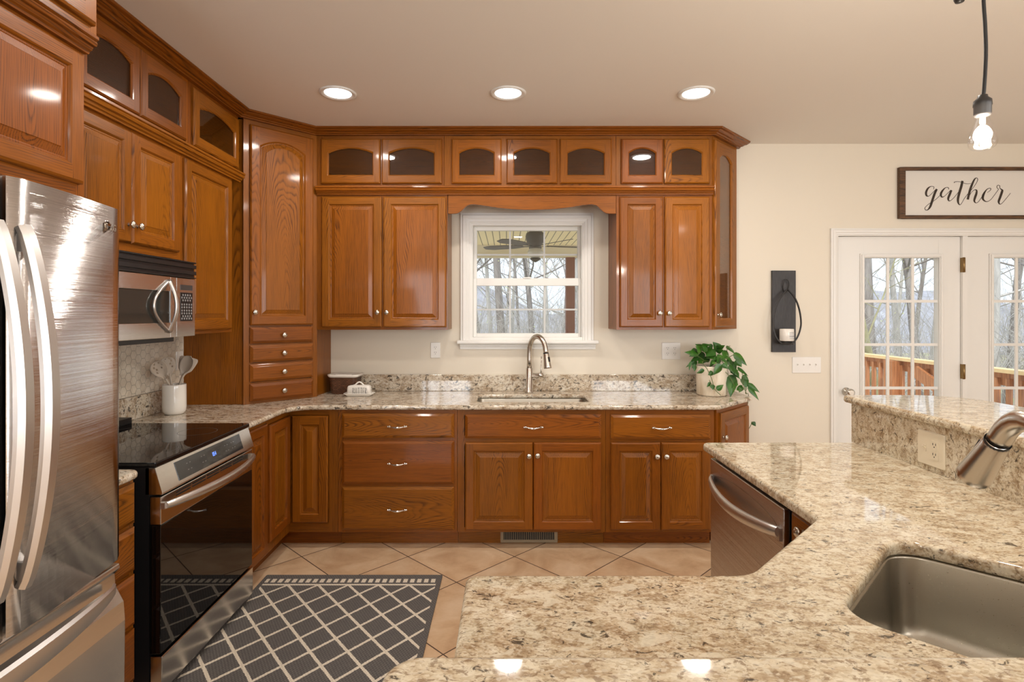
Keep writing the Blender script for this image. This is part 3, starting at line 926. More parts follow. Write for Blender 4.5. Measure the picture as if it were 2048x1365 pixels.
def faucet(label, loc, ang, up=.04, size=1.0, sweep_=.90, lever=0.0):
    """pull-down faucet; spout swings along local +x"""
    t = thing('faucet', label, 'faucet', loc, ang); t.scale = (size,)*3
    m = MB().lathe([(.026,0),(.026,.006),(.0205,.009),(.0205,.148),(.019,.150),(.001,.150)], 24)
    m.build('faucet_body', FAUCET, t)
    P = [(0,0,.149),(0,0,.20),(0,0,.27+up)]
    r = .075
    for k in range(1, 13):
        a = pi - k/12*pi*sweep_
        P.append((r + r*cos(a), 0, .285 + up + r*1.25*sin(a)))
    e = Vector(P[-1]); dr = (e - Vector(P[-2])).normalized()
    e2 = e + dr*.012; P.append(tuple(e2))
    MB().tube(P, .0155, 16).build('spout', FAUCET, t)
    q = MB()
    ax = dr
    Mx = Matrix.Translation(e2 + dr*.003) @ dr.to_track_quat('Z', 'Y').to_matrix().to_4x4()
    q.lathe([(.013,-.004),(.0165,0),(.0175,.004),(.0185,.02),(.0235,.076),(.024,.086),(.0225,.088),(.018,.087),(.017,.083),(.001,.083)], 24, M=Mx)
    hd = q.build('spray_head', FAUCET, t)
    MB().lathe([(.0172,-.003),(.0168,.0035)], 20, M=Mx, caps=False).build('black_collar', BLACK, hd)
    b = MB(); b.box(-.006, .0185, .022, .006, .0235, .050, M=Mx); b.build('spray_button', BLACK, hd, bevel=.001)
    h = MB()
    Rx = Matrix.Translation((0, 0, .105)) @ Matrix.Rotation(lever - ang, 4, 'Z') @ Matrix.Rotation(pi/2, 4, 'Y')
    h.lathe([(.0125,.0),(.0125,.055),(.0145,.056),(.0145,.084),(.001,.084)], 18, M=Rx)
    end = Rx @ Vector((0,0,.072))
    h.tube([end, end + Vector((0,0,.03)), end + Vector((.004,0,.115))], [.006,.0045,.004], 10)
    h.build('lever_handle', FAUCET, t)
    return t
faucet('brushed nickel pull-down faucet in front of the kitchen window', (.172, 4.090, ZT+.0005), radians(-52), -.033, 1.2, .97)

# ------------------------------------------------------------------ range
t = thing('range', 'stainless steel slide-in range with black glass top and oven door', 'range', (-1.316, 2.115, 0), RL)
RW = .765
bx = MB()
bx.box(0, .045, .05, RW, .69, .905); bx.build('oven_body', BLACK, t)
m = MB()
for xx in (.04, RW-.04):
    for yy in (.09, .62): m.lathe([(.02,0),(.02,.012),(.012,.015),(.012,.051)], 12, (xx, yy, 0))
m.build('levelling_foot', BLACK, t)
m = MB().slab(rounded([(-.006,.016),(RW+.006,.016),(RW+.006,.695),(-.006,.695)], .008, 4), [], .9055, .9245, .004)
top = m.build('cooktop', BLACKGL, t)
RINGM = plain('burner_print', (.10,.095,.09), .3)
for xx, yy, r in ((.20,.17,.105),(.56,.17,.085),(.20,.48,.08),(.56,.48,.105)):
    n = 48
    lo = [[(xx+rr*cos(2*pi*k/n), yy+rr*sin(2*pi*k/n), .9247) for k in range(n)] for rr in (r-.0012, r+.0012)]
    MB().loops(lo, 0, False, False).build('burner_ring', RINGM, top)
m = MB()
m.box(.0, .625, .925, RW, .69, .955)
for k in range(5): m.box(.01, .622, .930+k*.005, RW-.01, .6255, .9325+k*.005)
m.build('rear_vent_trim', BLACK, t, bevel=.004)
# slanted control panel
p = MB()
pr = [(.022,.9045),(.060,.9045),(.060,.80),(-.004,.80),(-.008,.806)]
p.loops([[(0, y, z) for y, z in pr], [(RW, y, z) for y, z in pr]], 0)
cp = p.build('control_panel', STEEL, t, bevel=.002)
d = Vector((0, -.008-.022, .806-.9045)).normalized()
nrm = Vector((0, d.z, -d.y)); nrm = nrm if nrm.y < 0 else -nrm
def onp(x, s, o): return (x, .022 + d.y*s + nrm.y*o, .9045 + d.z*s + nrm.z*o)
DISPGL = plain('display_glass', (.03,.032,.034), .05)
g = MB()
a, b = (.115, .012), (.655, .088)
g.loops([[onp(a[0],a[1],.0002), onp(b[0],a[1],.0002), onp(b[0],b[1],.0002), onp(a[0],b[1],.0002)],
         [onp(a[0],a[1],.002), onp(b[0],a[1],.002), onp(b[0],b[1],.002), onp(a[0],b[1],.002)]], 0)
dp = g.build('display', DISPGL, cp)
tilt = math.atan2(-(nrm.y), nrm.z)
BLUE = emit('blue_led', (.15,.28,1.0), 2.2)
MARK = plain('panel_print', (.30,.30,.30), .5)
text_obj('854', 'clock_digits', BLUE, cp, .026, onp(.40, .05, .0024), (tilt, 0, 0), .8, .0002)
g = MB()
for x0, rows in ((.19, 2), (.30, 2), (.50, 2), (.56, 2)):
    for r in range(rows):
        for q in range(2):
            c = onp(x0+q*.022, .036+r*.026, .0022)
            g.box(c[0]-.004, c[1]-.0003, c[2]-.0012, c[0]+.004, c[1]+.0003, c[2]+.0012)
g.build('touch_marks', MARK, cp)
# oven door
m = MB()
m.box(0, 0, .685, RW, .042, .792)
od = m.build('oven_door', STEEL, t, bevel=.003)
MB().box(0, .001, .192, RW, .042, .684).build('door_glass', OVENGL, od, bevel=.003)
s = MB()
for k in range(5):
    for r in range(2): s.box(.10+k*.115, -.0012, .776-r*.012, .10+k*.115+.10, -.0005, .781-r*.012)
s.build('vent_slots', DARKSLOT, od)
n = 24
n = 40; ls = []
for k in range(n+1):
    u = k/n; x = .012 + (RW-.024)*u; y = -.010-.060*sin(pi*u)**.8; hz = .013+.005*sin(pi*u)**.5; th = .013; z = .757
    ls.append([(x, y+.001, z-hz), (x, y+.001, z+hz)] + [(x, y-th*cos(q*pi/10), z+hz*sin(q*pi/10)) for q in (5,4,3,2,1,0,-1,-2,-3,-4,-5)])
m = MB().loops(ls, 0, True, True, True)
for xx in (.012, RW-.012): m.box(xx-.010, -.014, .745, xx+.010, .001, .769)
crease(m.build('oven_handle', SATIN, od))
MB().box(.002, -.004, .045, RW-.002, .042, .182).build('storage_drawer', STEEL, t, bevel=.003)

# ------------------------------------------------------------------ microwave over the range
t = thing('microwave', 'stainless over-the-range microwave with curved bow handle and keypad', 'microwave', (-1.60, 2.095, 1.378), RL)
MW = .76
MB().box(0, .022, .012, MW, .44, .377).build('microwave_body', BLACK, t)
m = MB(); m.box(0, .004, .294, MW, .022, .377)
for k in range(2): m.box(.0, -.008, .312+k*.032, MW, .004, .330+k*.032)
m.box(0, -.008, .370, MW, .004, .377); m.box(0, -.008, .294, MW, .004, .299)
m.build('vent_grille', BLACK, t, bevel=.002)
dw = .60
m = MB(); wz0, wz1, wx0, wx1 = .072, .222, .03, .553
m.box(0, 0, .002, wx0, .022, .291); m.box(wx1, 0, .002, dw, .022, .291); m.box(wx0, 0, .002, wx1, .022, wz0); m.box(wx0, 0, wz1, wx1, .022, .291)
md = m.build('microwave_door', STEEL, t, bevel=.0015)
MB().box(wx0, .004, wz0, wx1, .02, wz1).build('door_window', plain('smoked_glass', (.035,.034,.03), .05), md)
n = 22; xh = .535; zc = .15; hh = .122
hp = [(xh, -.006-.036*sin(pi*k/n), zc-hh+2*hh*k/n) for k in range(n+1)]
m = MB().tube(hp, .010, 12, flat=(1.5, .8))
hp_reflect = [(xh-.125*sin(pi*k/n), -.004-.006*sin(pi*k/n), zc-hh+2*hh*k/n) for k in range(n+1)]  # flush arc modelled for the handle's reflection in the door
m.tube(hp_reflect, .007, 10, flat=(1, 1))
m.build('bow_handle_and_reflection', SATIN, md)
MB().box(.045, -.003, .028, .165, 0, .052).build('badge', STEEL, md, bevel=.001)
m = MB(); m.box(dw+.003, 0, .002, MW, .022, .291)
cp = m.build('control_panel', STEEL, t, bevel=.0015)
MB().box(.632, -.0015, .232, .735, 0, .258).build('display', plain('microwave_display', (.05,.05,.05), .2), cp)
MB().box(.632, -.0015, .078, .735, 0, .220).build('keypad', BLACK, cp)
m = MB()
KEY = plain('grey_key', (.28,.28,.28), .5)
for r, z in enumerate((.207, .194, .181, .160, .146, .130, .116, .102, .090)):
    for q in range(4 if r in (0,2,7) else 5):
        xx = .643 + q*.0205 + (.009 if r in (0,2,7) else 0)
        m.lathe([(.006,0),(.005,.0012),(.001,.0013)], 8, M=Matrix.Translation((xx, -.0014, z)) @ Matrix.Rotation(pi/2, 4, 'X'))
m.build('keypad_button', KEY, cp)['kind'] = 'stuff'
MB().box(.0, .012, -.020, dw, .30, .011).build('bottom_vent', BLACK, t, bevel=.003)

# ------------------------------------------------------------------ fridge
t = thing('fridge', 'stainless French door fridge with two bowed handles and bottom freezer drawer', 'fridge', (-1.12, .785, 0), RL)
FW = .835
MB().box(.006, .095, .03, FW-.006, .90, 1.775).build('fridge_body', plain('fridge_side_grey', (.20,.20,.20), .4), t)
def door_plan(x0, x1, high_left, hi=.043, th=.085, rr=.016, n=16):
    """plan outline of a contoured door; its front bows out towards the centre gap"""
    pts = []
    for k in range(n+1):
        u = k/n
        s = (1-u) if high_left else u
        pts.append((x0+(x1-x0)*u, -hi*sin(s*pi/2)**1.0))
    pts[0] = (pts[0][0], pts[0][1]+.010); pts[-1] = (pts[-1][0], pts[-1][1]+.010)
    e0 = pts[1]; 
    return pts + [(x1, th), (x0, th)]
def fdoor(name, x0, x1, z0, z1, hl, parent):
    pl = door_plan(x0, x1, hl); m = MB(); n = len(pl)
    m.loops([[(x, y, z0) for x, y in pl], [(x, y, z1) for x, y in pl]], 0, True, True, False)
    o = m.build(name, STEEL_V, parent)
    for p in o.data.polygons:
        if abs(p.normal.z) < .5 and p.normal.y < -.3: p.use_smooth = True
    return o
mid = .417
ld = fdoor('fridge_door', 0, mid-.004, .785, 1.792, False, t)
rd = fdoor('fridge_door', mid+.004, FW, .785, 1.792, True, t)
def fhandle(parent, x):
    n = 44; z0, z1 = .885, 1.685
    P = []
    for k in range(n+1):
        u = k/n; P.append((x, -.045-.062*sin(pi*u)**.75, z0+(z1-z0)*u))
    ls = []
    for i, p in enumerate(P):
        wv = .0155 + .004*sin(pi*i/n); th = .012
        a = Vector(P[min(i+1, n)]) - Vector(P[max(i-1, 0)]); a.normalize()
        nn = Vector((0, -a.z, a.y)); nn = nn if nn.y < 0 else -nn
        c = Vector(p)
        ls.append([c + Vector((-wv,0,0)) + nn*th*.2, c + Vector((-wv*.55,0,0)) + nn*th, c + Vector((wv*.55,0,0)) + nn*th, c + Vector((wv,0,0)) + nn*th*.2, c + Vector((wv,0,0)) - nn*th*.6, c + Vector((-wv,0,0)) - nn*th*.6])
    m = MB().loops(ls, 0, True, True, True)
    for k in (2, n-2):
        p = P[k]; m.box(p[0]-.012, p[1], p[2]-.02, p[0]+.012, -.02, p[2]+.02)
    return crease(m.build('door_handle', SATIN, parent), 30)
fhandle(ld, mid-.034); fhandle(rd, mid+.034)
# badge: round face mark and two letters
EMB = plain('chrome_badge', (.55,.50,.45), .15, 1.0); EMBD = plain('badge_dark', (.10,.07,.05), .4)
lz = 1.735
Mf = Matrix.Translation((.752, -.0130, lz)) @ Matrix.Rotation(pi/2, 4, 'X')
m = MB().lathe([(.0145,0),(.0145,.002),(.001,.0022)], 28, M=Mf); bd = m.build('badge', EMB, rd)
m = MB()
n = 30
m.tube([(.752+.0122*cos(a), -.0155, lz+.0122*sin(a)) for a in [radians(60+300*k/n) for k in range(n+1)]], .0010, 6)
m.tube([(.752+.0122, -.0155, lz), (.752+.005, -.0155, lz)], .0010, 6)
m.tube([(.7518, -.0155, lz+.006), (.7518, -.0155, lz-.005), (.7560, -.0155, lz-.005)], .0010, 6)
m.lathe([(.0018,0),(.001,.001)], 10, M=Matrix.Translation((.7475, -.0153, lz+.004)) @ Matrix.Rotation(pi/2, 4, 'X'))
m.build('badge_face', EMBD, bd)
text_obj('LG', 'badge_letters', EMB, rd, .026, (.7865, -.0085, lz-.001), (pi/2, 0, radians(8)), .85, .0005)
# freezer drawer with scooped top and integrated handle
pr = [(.085,.06),(.0,.06),(-.004,.07),(-.010,.60),(-.006,.655),(.018,.70),(.020,.735),(.004,.752),(.008,.765),(.085,.765)]
m = MB().loops([[(0, y, z) for y, z in pr], [(FW, y, z) for y, z in pr]], 0)
fz = m.build('freezer_drawer', STEEL, t, bevel=.004)
n = 28
ls = []
for k in range(n+1):
    u = k/n; x = .035 + (FW-.07)*u; b = sin(pi*u)**.6
    y = .0-.058*b; z = .712
    hh = .010+.016*b; th = .006+.006*b
    ls.append([(x, y, z+hh), (x, y-th, z+hh*.8), (x, y-th*1.2, z-hh*.4), (x, y-th*.6, z-hh), (x, y+th*.5, z-hh), (x, y+th*.5, z+hh*.6)])
m = MB().loops(ls, 0, True, True, True)
crease(m.build('drawer_handle', SATIN, fz))
MB().box(.02, .02, .008, FW-.02, .10, .055).build('base_grille', BLACK, t)

# ------------------------------------------------------------------ peninsula
UD, VD = Vector((1,1))/sqrt(2), Vector((1,-1))/sqrt(2)
def uv(u, v): p = UD*u + VD*v; return (p.x, p.y)
SINK2 = rounded([uv(1.218,-.305), uv(1.218,.06), uv(1.722,.06), uv(1.722,-.305)], [.075]*4, 10)
out = [(-.088,.6235), (1.5765,.6235), (1.5765,2.50), (.88,2.50), (.88,1.572), (.538,1.230), (-.088,1.230)]
out = rounded(out, [0, 0, 0, .03, .03, .10, .025], 8)
m = MB().slab(out, [SINK2], HB-.006, ZT, .012)
tag(m.build('countertop', GRAN_P), 'beige granite countertop of the peninsula with the corner sink cut out', 'countertop')
sink('stainless corner sink set diagonally in the peninsula countertop', SINK2, HB-.0065, .20, uv(1.475,-.12))
faucet('large brushed nickel faucet over the corner sink in the foreground', (.795, .775, ZT+.0005), radians(80), -.005, 1.10, .78, radians(-40))

# half wall carrying the raised bar
m = MB()
L = [(-.085,.46), (1.70,.46), (1.70,2.48), (1.578,2.48), (1.578,.622), (-.085,.622)]
m.loops([[(x, y, 0) for x, y in L], [(x, y, 1.0895) for x, y in L]], 0)
struct(m.build('wall_bar', WALLM))
tag(MB().box(1.5562, .6445, ZT+.0005, 1.5775, 2.50, 1.0895).build('bar_backsplash', GRAN_P), 'granite cladding between the peninsula countertop and the raised bar', 'backsplash')
tag(MB().box(-.085, .6225, ZT+.0005, 1.5555, .6440, 1.0895).build('bar_backsplash', GRAN_P), 'granite cladding under the near arm of the raised bar', 'backsplash')
out = [(-.128,.14), (2.06,.14), (2.06,2.54), (1.532,2.54), (1.532,.604), (-.128,.604)]
out = rounded(out, [.03, .03, .22, .03, .05, .04], 10)
tag(MB().slab(out, [], 1.090, 1.122, .013).build('countertop', GRAN_P), 'raised granite bar counter wrapping round the peninsula', 'countertop')

# dishwasher (local x runs towards the camera)
t = thing('dishwasher', 'stainless dishwasher with arched handle in the peninsula', 'dishwasher', (.925, 2.445, 0), -RL)
DW_ = .655
MB().box(0, .0, .09, DW_, .58, .870).build('dishwasher_body', BLACK, t)
dd = MB().box(.0, -.024, .105, DW_-.012, -.0005, .858).build('dishwasher_door', STEEL_D, t, bevel=.004)
n = 40; ls = []
for k in range(n+1):
    u = k/n; x = .02 + (DW_-.06)*u; b = sin(pi*u)**.7
    y = -.026-.048*b; z = .772 - .020*sin(pi*u); hz = .018+.005*b; th = .013
    ls.append([(x, y+.001, z-hz), (x, y+.001, z+hz)] + [(x, y-th*cos(q*pi/10), z+hz*sin(q*pi/10)) for q in (5,4,3,2,1,0,-1,-2,-3,-4,-5)])
m = MB().loops(ls, 0, True, True, True)
for xx in (.02, DW_-.04): m.box(xx-.012, -.030, .745, xx+.012, -.024, .787)
crease(m.build('dishwasher_handle', SATIN, dd))
n = 30
m = MB(); el = [(.325+.285*cos(2*pi*k/n), .775+.045*sin(2*pi*k/n)) for k in range(n)]
m.loops([[(x, -.0246, z) for x, z in el], [(.325+(x-.325)*.9, -.0215, .775+(z-.775)*.8) for x, z in el]], 0, False, True, True)
m.build('handle_recess', STEEL, dd)
MB().box(.0, .05, 0, DW_, .5, .09).build('toe_kick', BLACK, t)
# cabinets below the peninsula
t = thing('base_cabinet', 'narrow oak cabinet with a knobbed door beside the dishwasher', 'cabinet', (.925, 1.772, 0), -RL, 'oak base cabinets')
frame(t, [(0, .012), (.168, .18)], [(.10, .12), (.862, HB-.008)], .10, HB-.008)
carcass(t, .18, HB-.008, .58, z0=.10); toe(t, .18)
door(t, .006, .174, .115, .866, sw=.042, kn=(.088, .828))
# diagonal sink base
t = thing('base_cabinet', 'angled oak sink cabinet of the peninsula below the corner sink', 'cabinet', (.588, 1.218, 0), 0, 'oak base cabinets')
pl = [(.006,.0), (.333,.327), (.333,.36), (.95,.36), (.95,-.575), (.006,-.575)]
def inset_hollow(z0, z1, w=.018):
    m = MB(); inn = offset(pl, -w)
    m.loops([[(x, y, z0) for x, y in pl], [(x, y, z1) for x, y in pl]], 0, False, False)
    m.loops([[(x, y, z0) for x, y in inn], [(x, y, z1) for x, y in inn]], 0, False, False)
    m.poly(pl, [inn], z1, 0); m.poly(pl, [], z0, 0, True)
    return m
inset_hollow(.10, HB-.008).build('carcass', OV, t)
MB().loops([[(x, y, 0) for x, y in offset(pl, -.07)], [(x, y, .10) for x, y in offset(pl, -.07)]], 0).build('toe_kick', OH, t)
for a, b in ((.03, .225), (.232, .43)):
    d = door(t, a, b, .12, .84, sw=.05)
    d.rotation_euler = (0, 0, pi/4 + pi); d.location = ((.006+.327*.707*b*3.06), .327*.707*b*3.06, .12)
# front run
t = thing('base_cabinet', 'oak cabinet run at the free end of the peninsula', 'cabinet', (.586, 1.205, 0), pi, 'oak base cabinets')
W = .64
frame(t, [(0, .04), (.30, .34), (.60, W)], [(.10, .13), (.845, HB-.008)], .10, HB-.008)
carcass(t, W, HB-.008, .555, z0=.10); toe(t, W, D=.555)
door(t, .02, .315, .117, .855); door(t, .325, .62, .117, .855)

# ------------------------------------------------------------------ small things on the worktops
t = thing('utensil_crock', 'cream ceramic crock on the counter right of the range', 'crock', (-1.915, 3.205, ZT+.0006))
m = MB().lathe([(.044,0),(.051,.004),(.060,.020),(.0625,.045),(.0615,.165),(.0605,.172),(.0585,.172),(.0575,.165),(.058,.045),(.050,.014),(.001,.012)], 32)
m.build('crock_body', CERAM, t)
TAUPE = plain('taupe_silicone', (.50,.42,.34), .5)
def utensil(name, label, pts, head, hw, holes=False, cup=.010, turn=0.0):
    """handle along pts, flat cupped head outline (s along, w half width) at the end"""
    o = MB()
    P = [Vector(p) for p in pts]
    o.tube(P, [.006, .006, .007], 10)
    ax = (P[-1]-P[-2]).normalized(); head = smooth_path([(s_*1.12, w_*1.3) for s_, w_ in head] + [(head[-1][0]*1.12+.003, .001)], 3)
    side = ax.cross(Vector((cos(turn), sin(turn), 0))).normalized(); nrm = side.cross(ax)
    Q = [-1+2*j/10 for j in range(11)]; c = len(Q)
    def row(off): return [P[-1] + ax*s_ + side*w_*q + nrm*(cup*(q*q) + off) for s_, w_ in head for q in Q]
    n = len(head); fs = []
    gaps = {(r, j) for r0, js in ((7, (2, 7)), (10, (3, 6)), (13, (2, 7)), (16, (3, 6)), (19, (4, 5))) for r in (r0, r0+1) for j in js}
    for i in range(n-1):
        for j in range(c-1):
            if holes and (i, j) in gaps: continue
            k = i*c+j; fs.append((k, k+1, k+c+1, k+c))
    A = row(.0); B = row(.003)
    o.add(A, fs, 0, True); o.add(B, [tuple(reversed(f)) for f in fs], 0, True)
    rim = [i*c for i in range(n)] + [(n-1)*c+j for j in range(1, c)] + [i*c+c-1 for i in range(n-2, -1, -1)]
    k = len(rim)
    o.add([A[i] for i in rim] + [B[i] for i in rim], [(i, (i+1) % k, k+(i+1) % k, k+i) for i in range(k)], 0, True)
    return tag(o.build(name, TAUPE), label, 'utensil')
zc = ZT + .02
spoon = [(-.012,.006),(.006,.012),(.022,.024),(.038,.031),(.054,.033),(.070,.031),(.084,.024),(.094,.010)]
cx, cy = -1.915, 3.205
utensil('slotted_spoon', 'taupe slotted spoon leaning left in the ceramic crock', [(cx+.02,cy+.0,zc), (cx-.01,cy-.03,zc+.15), (cx-.022,cy-.062,zc+.205)], spoon, 1, True, .012, radians(-55))
utensil('skimmer', 'taupe slotted turner behind the slotted spoon in the crock', [(cx+.01,cy+.01,zc), (cx-.015,cy-.005,zc+.16), (cx-.02,cy-.012,zc+.215)], [(-.012,.006),(.01,.016),(.025,.026),(.04,.028),(.055,.028),(.07,.026),(.08,.020),(.085,.010)], 1, True, .003, radians(-60))
utensil('serving_spoon', 'taupe deep spoon leaning right in the ceramic crock', [(cx-.03,cy+.012,zc), (cx+.024,cy+.018,zc+.16), (cx+.042,cy+.024,zc+.21)], spoon, 1, False, .016, radians(-100))
utensil('spatula', 'taupe flat spatula leaning farthest right in the ceramic crock', [(cx-.01,cy-.02,zc), (cx+.006,cy+.049,zc+.16), (cx+.014,cy+.066,zc+.205)], [(-.012,.006),(.006,.014),(.02,.026),(.04,.032),(.06,.036),(.075,.038),(.085,.036),(.090,.030)], 1, False, .002, radians(-62))

# woven basket with a lid
N = Nodes('brown_wicker'); v = N.coords()
wv = N.n('TexBrick', {'Vector': N.coords((1,1,1), (pi/2,0,0)), 'Color1': (.165,.070,.034,1), 'Color2': (.075,.030,.014,1), 'Mortar': (.03,.012,.006,1), 'Scale': 1.0, 'Mortar Size': .0008, 'Brick Width': .020, 'Row Height': .0095})
WICK = N.P(color=wv.outputs[0], rough=.45, normal=N.bump(wv.outputs[1], -.6, .003))
t = thing('basket', 'brown woven basket with white lid in the corner of the back counter', 'basket', (-1.172, 4.058, ZT+.0006), radians(-4))
def rr(w, d, r=.03): return arc_rect(-w, -d, w, d, r, 6)
m = MB(); ls = []
for q, z in ((.84,0),(.86,.004),(.93,.06),(.985,.118)): ls.append([(x*q, y*q, z) for x, y in rr(.103,.076)])
m.loops(ls, 0, True, False); m.loops([[(x*.93, y*.93, .118) for x, y in rr(.103,.076)], [(x*.85, y*.85, .012) for x, y in rr(.103,.076)]], 0, False, True)
m.build('basket_body', WICK, t)
m = MB(); m.loops([[(x*.97, y*.97, .1185) for x, y in rr(.103,.076)], [(x*1.08, y*1.08, .124) for x, y in rr(.103,.076)], [(x*1.12, y*1.12, .139) for x, y in rr(.103,.076)], [(x*1.10, y*1.10, .141) for x, y in rr(.103,.076)], [(x*1.02, y*1.02, .134) for x, y in rr(.103,.076)]], 0, True, True, True)
lid = m.build('lid', CERAM, t)
MB().slab(arc_rect(-.055,-.060,.060,-.038,.006), [], .1345, .140, .002).build('lid_grip', CERAM, lid)

# butter dish
t = thing('butter_dish', 'white ceramic butter dish lettered BUTTER on the back counter', 'butter dish', (-1.036, 3.922, ZT+.0006))
m = MB(); ls = []
for q, z in ((.72,0),(.80,.002),(.97,.016),(1.0,.020),(.97,.021),(.80,.011)): ls.append([(x*q, y*q, z) for x, y in arc_rect(-.106,-.047,.106,.047,.02,5)])
m.loops(ls, 0, True, True, True); m.build('dish', CERAM, t)
m = MB(); ls = []
for q, z in ((1,.012),(.985,.050),(.95,.064),(.88,.072),(.70,.0755),(.3,.077)): ls.append([(x*q, y*q, z) for x, y in arc_rect(-.084,-.034,.084,.034,.020,6)])
m.loops(ls, 0, True, True, True)
n = 14
m.tube([(-.030+.060*k/n, 0, .074+.022*sin(pi*k/n)) for k in range(n+1)], .0055, 10)
for e in (-1, 1): m.tube([(e*.030, 0, .0745), (e*.042, 0, .0755)], [.0065,.003], 8)
cv = m.build('cover', CERAM, t)
m = MB(); bz, th, wd = .012, .047, .0105
GL_ = {'B': [[(0,0),(0,1),(.8,.92),(.9,.75),(.1,.5),(1,.3),(.9,.08),(0,0)]], 'U': [[(0,1),(0,.15),(.5,0),(1,.15),(1,1)]], 'T': [[(0,1),(1,1)],[(.5,1),(.5,0)]],
       'E': [[(1,1),(0,1),(0,0),(1,0)],[(0,.5),(.7,.5)]], 'R': [[(0,0),(0,1),(.8,.95),(.9,.7),(.05,.5),(1,0)]]}
for ch, x0 in zip('BUTTER', (-.038, -.0205, -.001, .017, .034, .050)):
    for s in GL_[ch]: m.tube([(x0+a*wd, -.0342, bz+b*th) for a, b in s], .0011, 6)
m.build('lettering', INK, cv)

# potted pothos
t = thing('potted_plant', 'trailing green plant in a cream pot at the right end of the counter', 'plant', (1.470, 3.965, ZT+.0006))
POTM = Nodes('cream_marbled_pot'); v = POTM.coords((1,1,.4))
POTM = POTM.P(color=POTM.ramp(POTM.noise(v, 16, 4, .6, .6), [(.35,(.62,.51,.37)),(.5,(.78,.69,.55)),(.7,(.83,.76,.64))]), rough=.35)
m = MB().lathe([(.094,0),(.100,.003),(.104,.012),(.107,.20),(.106,.208),(.101,.208),(.099,.200),(.096,.170),(.001,.170)], 36)
m.build('pot', POTM, t)
SOIL = plain('potting_soil', (.05,.03,.02), .9, noise=.4)
MB().lathe([(.097,.172),(.06,.182),(.001,.186)], 24).build('soil', SOIL, t)
LEAFM = Nodes('green_leaf'); v = LEAFM.coords()
lf = LEAFM.noise(v, 9, 3, .6)
LEAFM = LEAFM.P(color=LEAFM.ramp(lf, [(.3,(.012,.052,.007)),(.55,(.030,.120,.012)),(.75,(.085,.215,.025))]), rough=.3, sss=0.0)
VINE = plain('vine_stem', (.10,.14,.03), .5)
lm = MB()
def leaf(base, tip, wd, droop=.12, roll=0.0):
    b, e = Vector(base), Vector(tip); ax = e - b; L = ax.length; ax.normalize()
    side = ax.cross(Vector((.15, -1, .25))).normalized()
    side = Matrix.Rotation(roll, 3, ax) @ side
    nr = side.cross(ax)
    prof = [(0,.02),(.03,.34),(.10,.80),(.22,1.0),(.40,.93),(.58,.70),(.75,.42),(.90,.16),(1,.01)]
    prof = smooth_path(prof, 2)
    vs = []; fs = []
    for u, q in prof:
        for s in (-1, -.5, 0, .5, 1):
            back = -.06*L*abs(s)*(1 if u < .06 else 0)
            vs.append(b + ax*(u*L + back) + side*(s*q*wd/2) + nr*(droop*L*(u*(1-u)*1.2) - abs(s)*q*wd*.14))
    for i in range(len(prof)-1):
        for j in range(4):
            a = i*5+j; fs.append((a, a+1, a+6, a+5))
    lm.add(vs, fs, 0, True)
    lm.add([p - nr*.0006 for p in vs], [tuple(reversed(f)) for f in fs], 0, True)
def zp(x, y, Y):
    """a point of the plant seen in the detail at (x, y), at depth Y, in plant coordinates"""
    px, py = 1320 + x/5.6875, 640 + y/5.6875
    return ((px-1012)*Y/1110 - 1.470, Y - 3.965, 1.49 + (629-py)*Y/1110 - ZT)
rnd = random.Random(3)
LV = [((435,390),(275,370),70),((525,330),(398,278),85),((430,380),(330,420),55),((510,400),(415,450),95),((440,430),(350,470),55),
      ((410,470),(362,555),50),((385,470),(292,545),34),((350,480),(330,580),30),((600,340),(525,420),110),((690,350),(600,252),95),
      ((600,300),(535,285),40),((695,400),(690,440),80),((640,360),(720,345),70),((770,300),(850,390),75),((760,360),(715,450),90),
      ((850,385),(990,525),85),((870,460),(930,540),80),((700,520),(602,632),95),((600,480),(640,500),50),((790,450),(805,550),85),
      ((810,480),(868,580),80),((890,545),(1005,645),60),((760,570),(740,665),85),((850,590),(900,670),60),((830,640),(800,885),130),
      ((960,660),(985,780),90),((1000,730),(1135,830),60),((1010,770),(1125,920),55),((890,760),(945,800),80),((500,575),(415,610),50),
      ((600,600),(545,630),55),((575,720),(532,768),42),((600,740),(604,800),60),((650,795),(724,740),58),((400,520),(392,590),50),
      ((560,440),(470,470),70),((660,440),(600,470),70),((720,440),(760,500),80),((480,300),(500,370),80),((570,350),(640,420),100),
      ((630,420),(690,520),85),((545,400),(600,440),80),
      ((470,360),(405,300),80),((520,380),(600,300),90),((450,430),(520,490),80),((580,400),(660,460),90),((650,330),(740,290),70),((690,420),(640,500),85),
      ((500,440),(430,500),80),((620,470),(560,540),60),((740,400),(820,470),80),((720,500),(770,560),70),((830,560),(880,640),80),((800,520),(850,620),75),
      ((420,350),(330,380),70),((480,310),(560,280),60),((940,640),(1010,690),60),((860,700),(830,780),70),((930,760),(900,830),60),((540,350),(480,300),70)]
for k, (a, b, wd) in enumerate(LV):
    Ya = 3.965 + rnd.uniform(-.06, .06); Yb = Ya - rnd.uniform(.01, .06)
    if a[1] > 470 and a[0] < 760: Ya, Yb = 3.845, 3.835
    if a[0] > 860 and a[1] > 600: Ya, Yb = 3.93, 3.91
    if a[1] > 500 and a[0] > 760 and a[0] <= 860: Ya, Yb = 3.90, 3.86
    leaf(zp(a[0], a[1], Ya), zp(b[0], b[1], Yb), wd/5.6875*3.9/1110*1.08, rnd.uniform(.05,.2), rnd.uniform(-.5,.5))
vn = MB()
def vine(pts, Ys, r=.0022):
    P = [zp(p[0], p[1], Y) for p, Y in zip(pts, Ys)]
    vn.tube(smooth_path(P, 5), r, 6)
vine([(560,470),(480,480),(540,570),(590,680),(605,740)], [3.95,3.86,3.845,3.845,3.845])
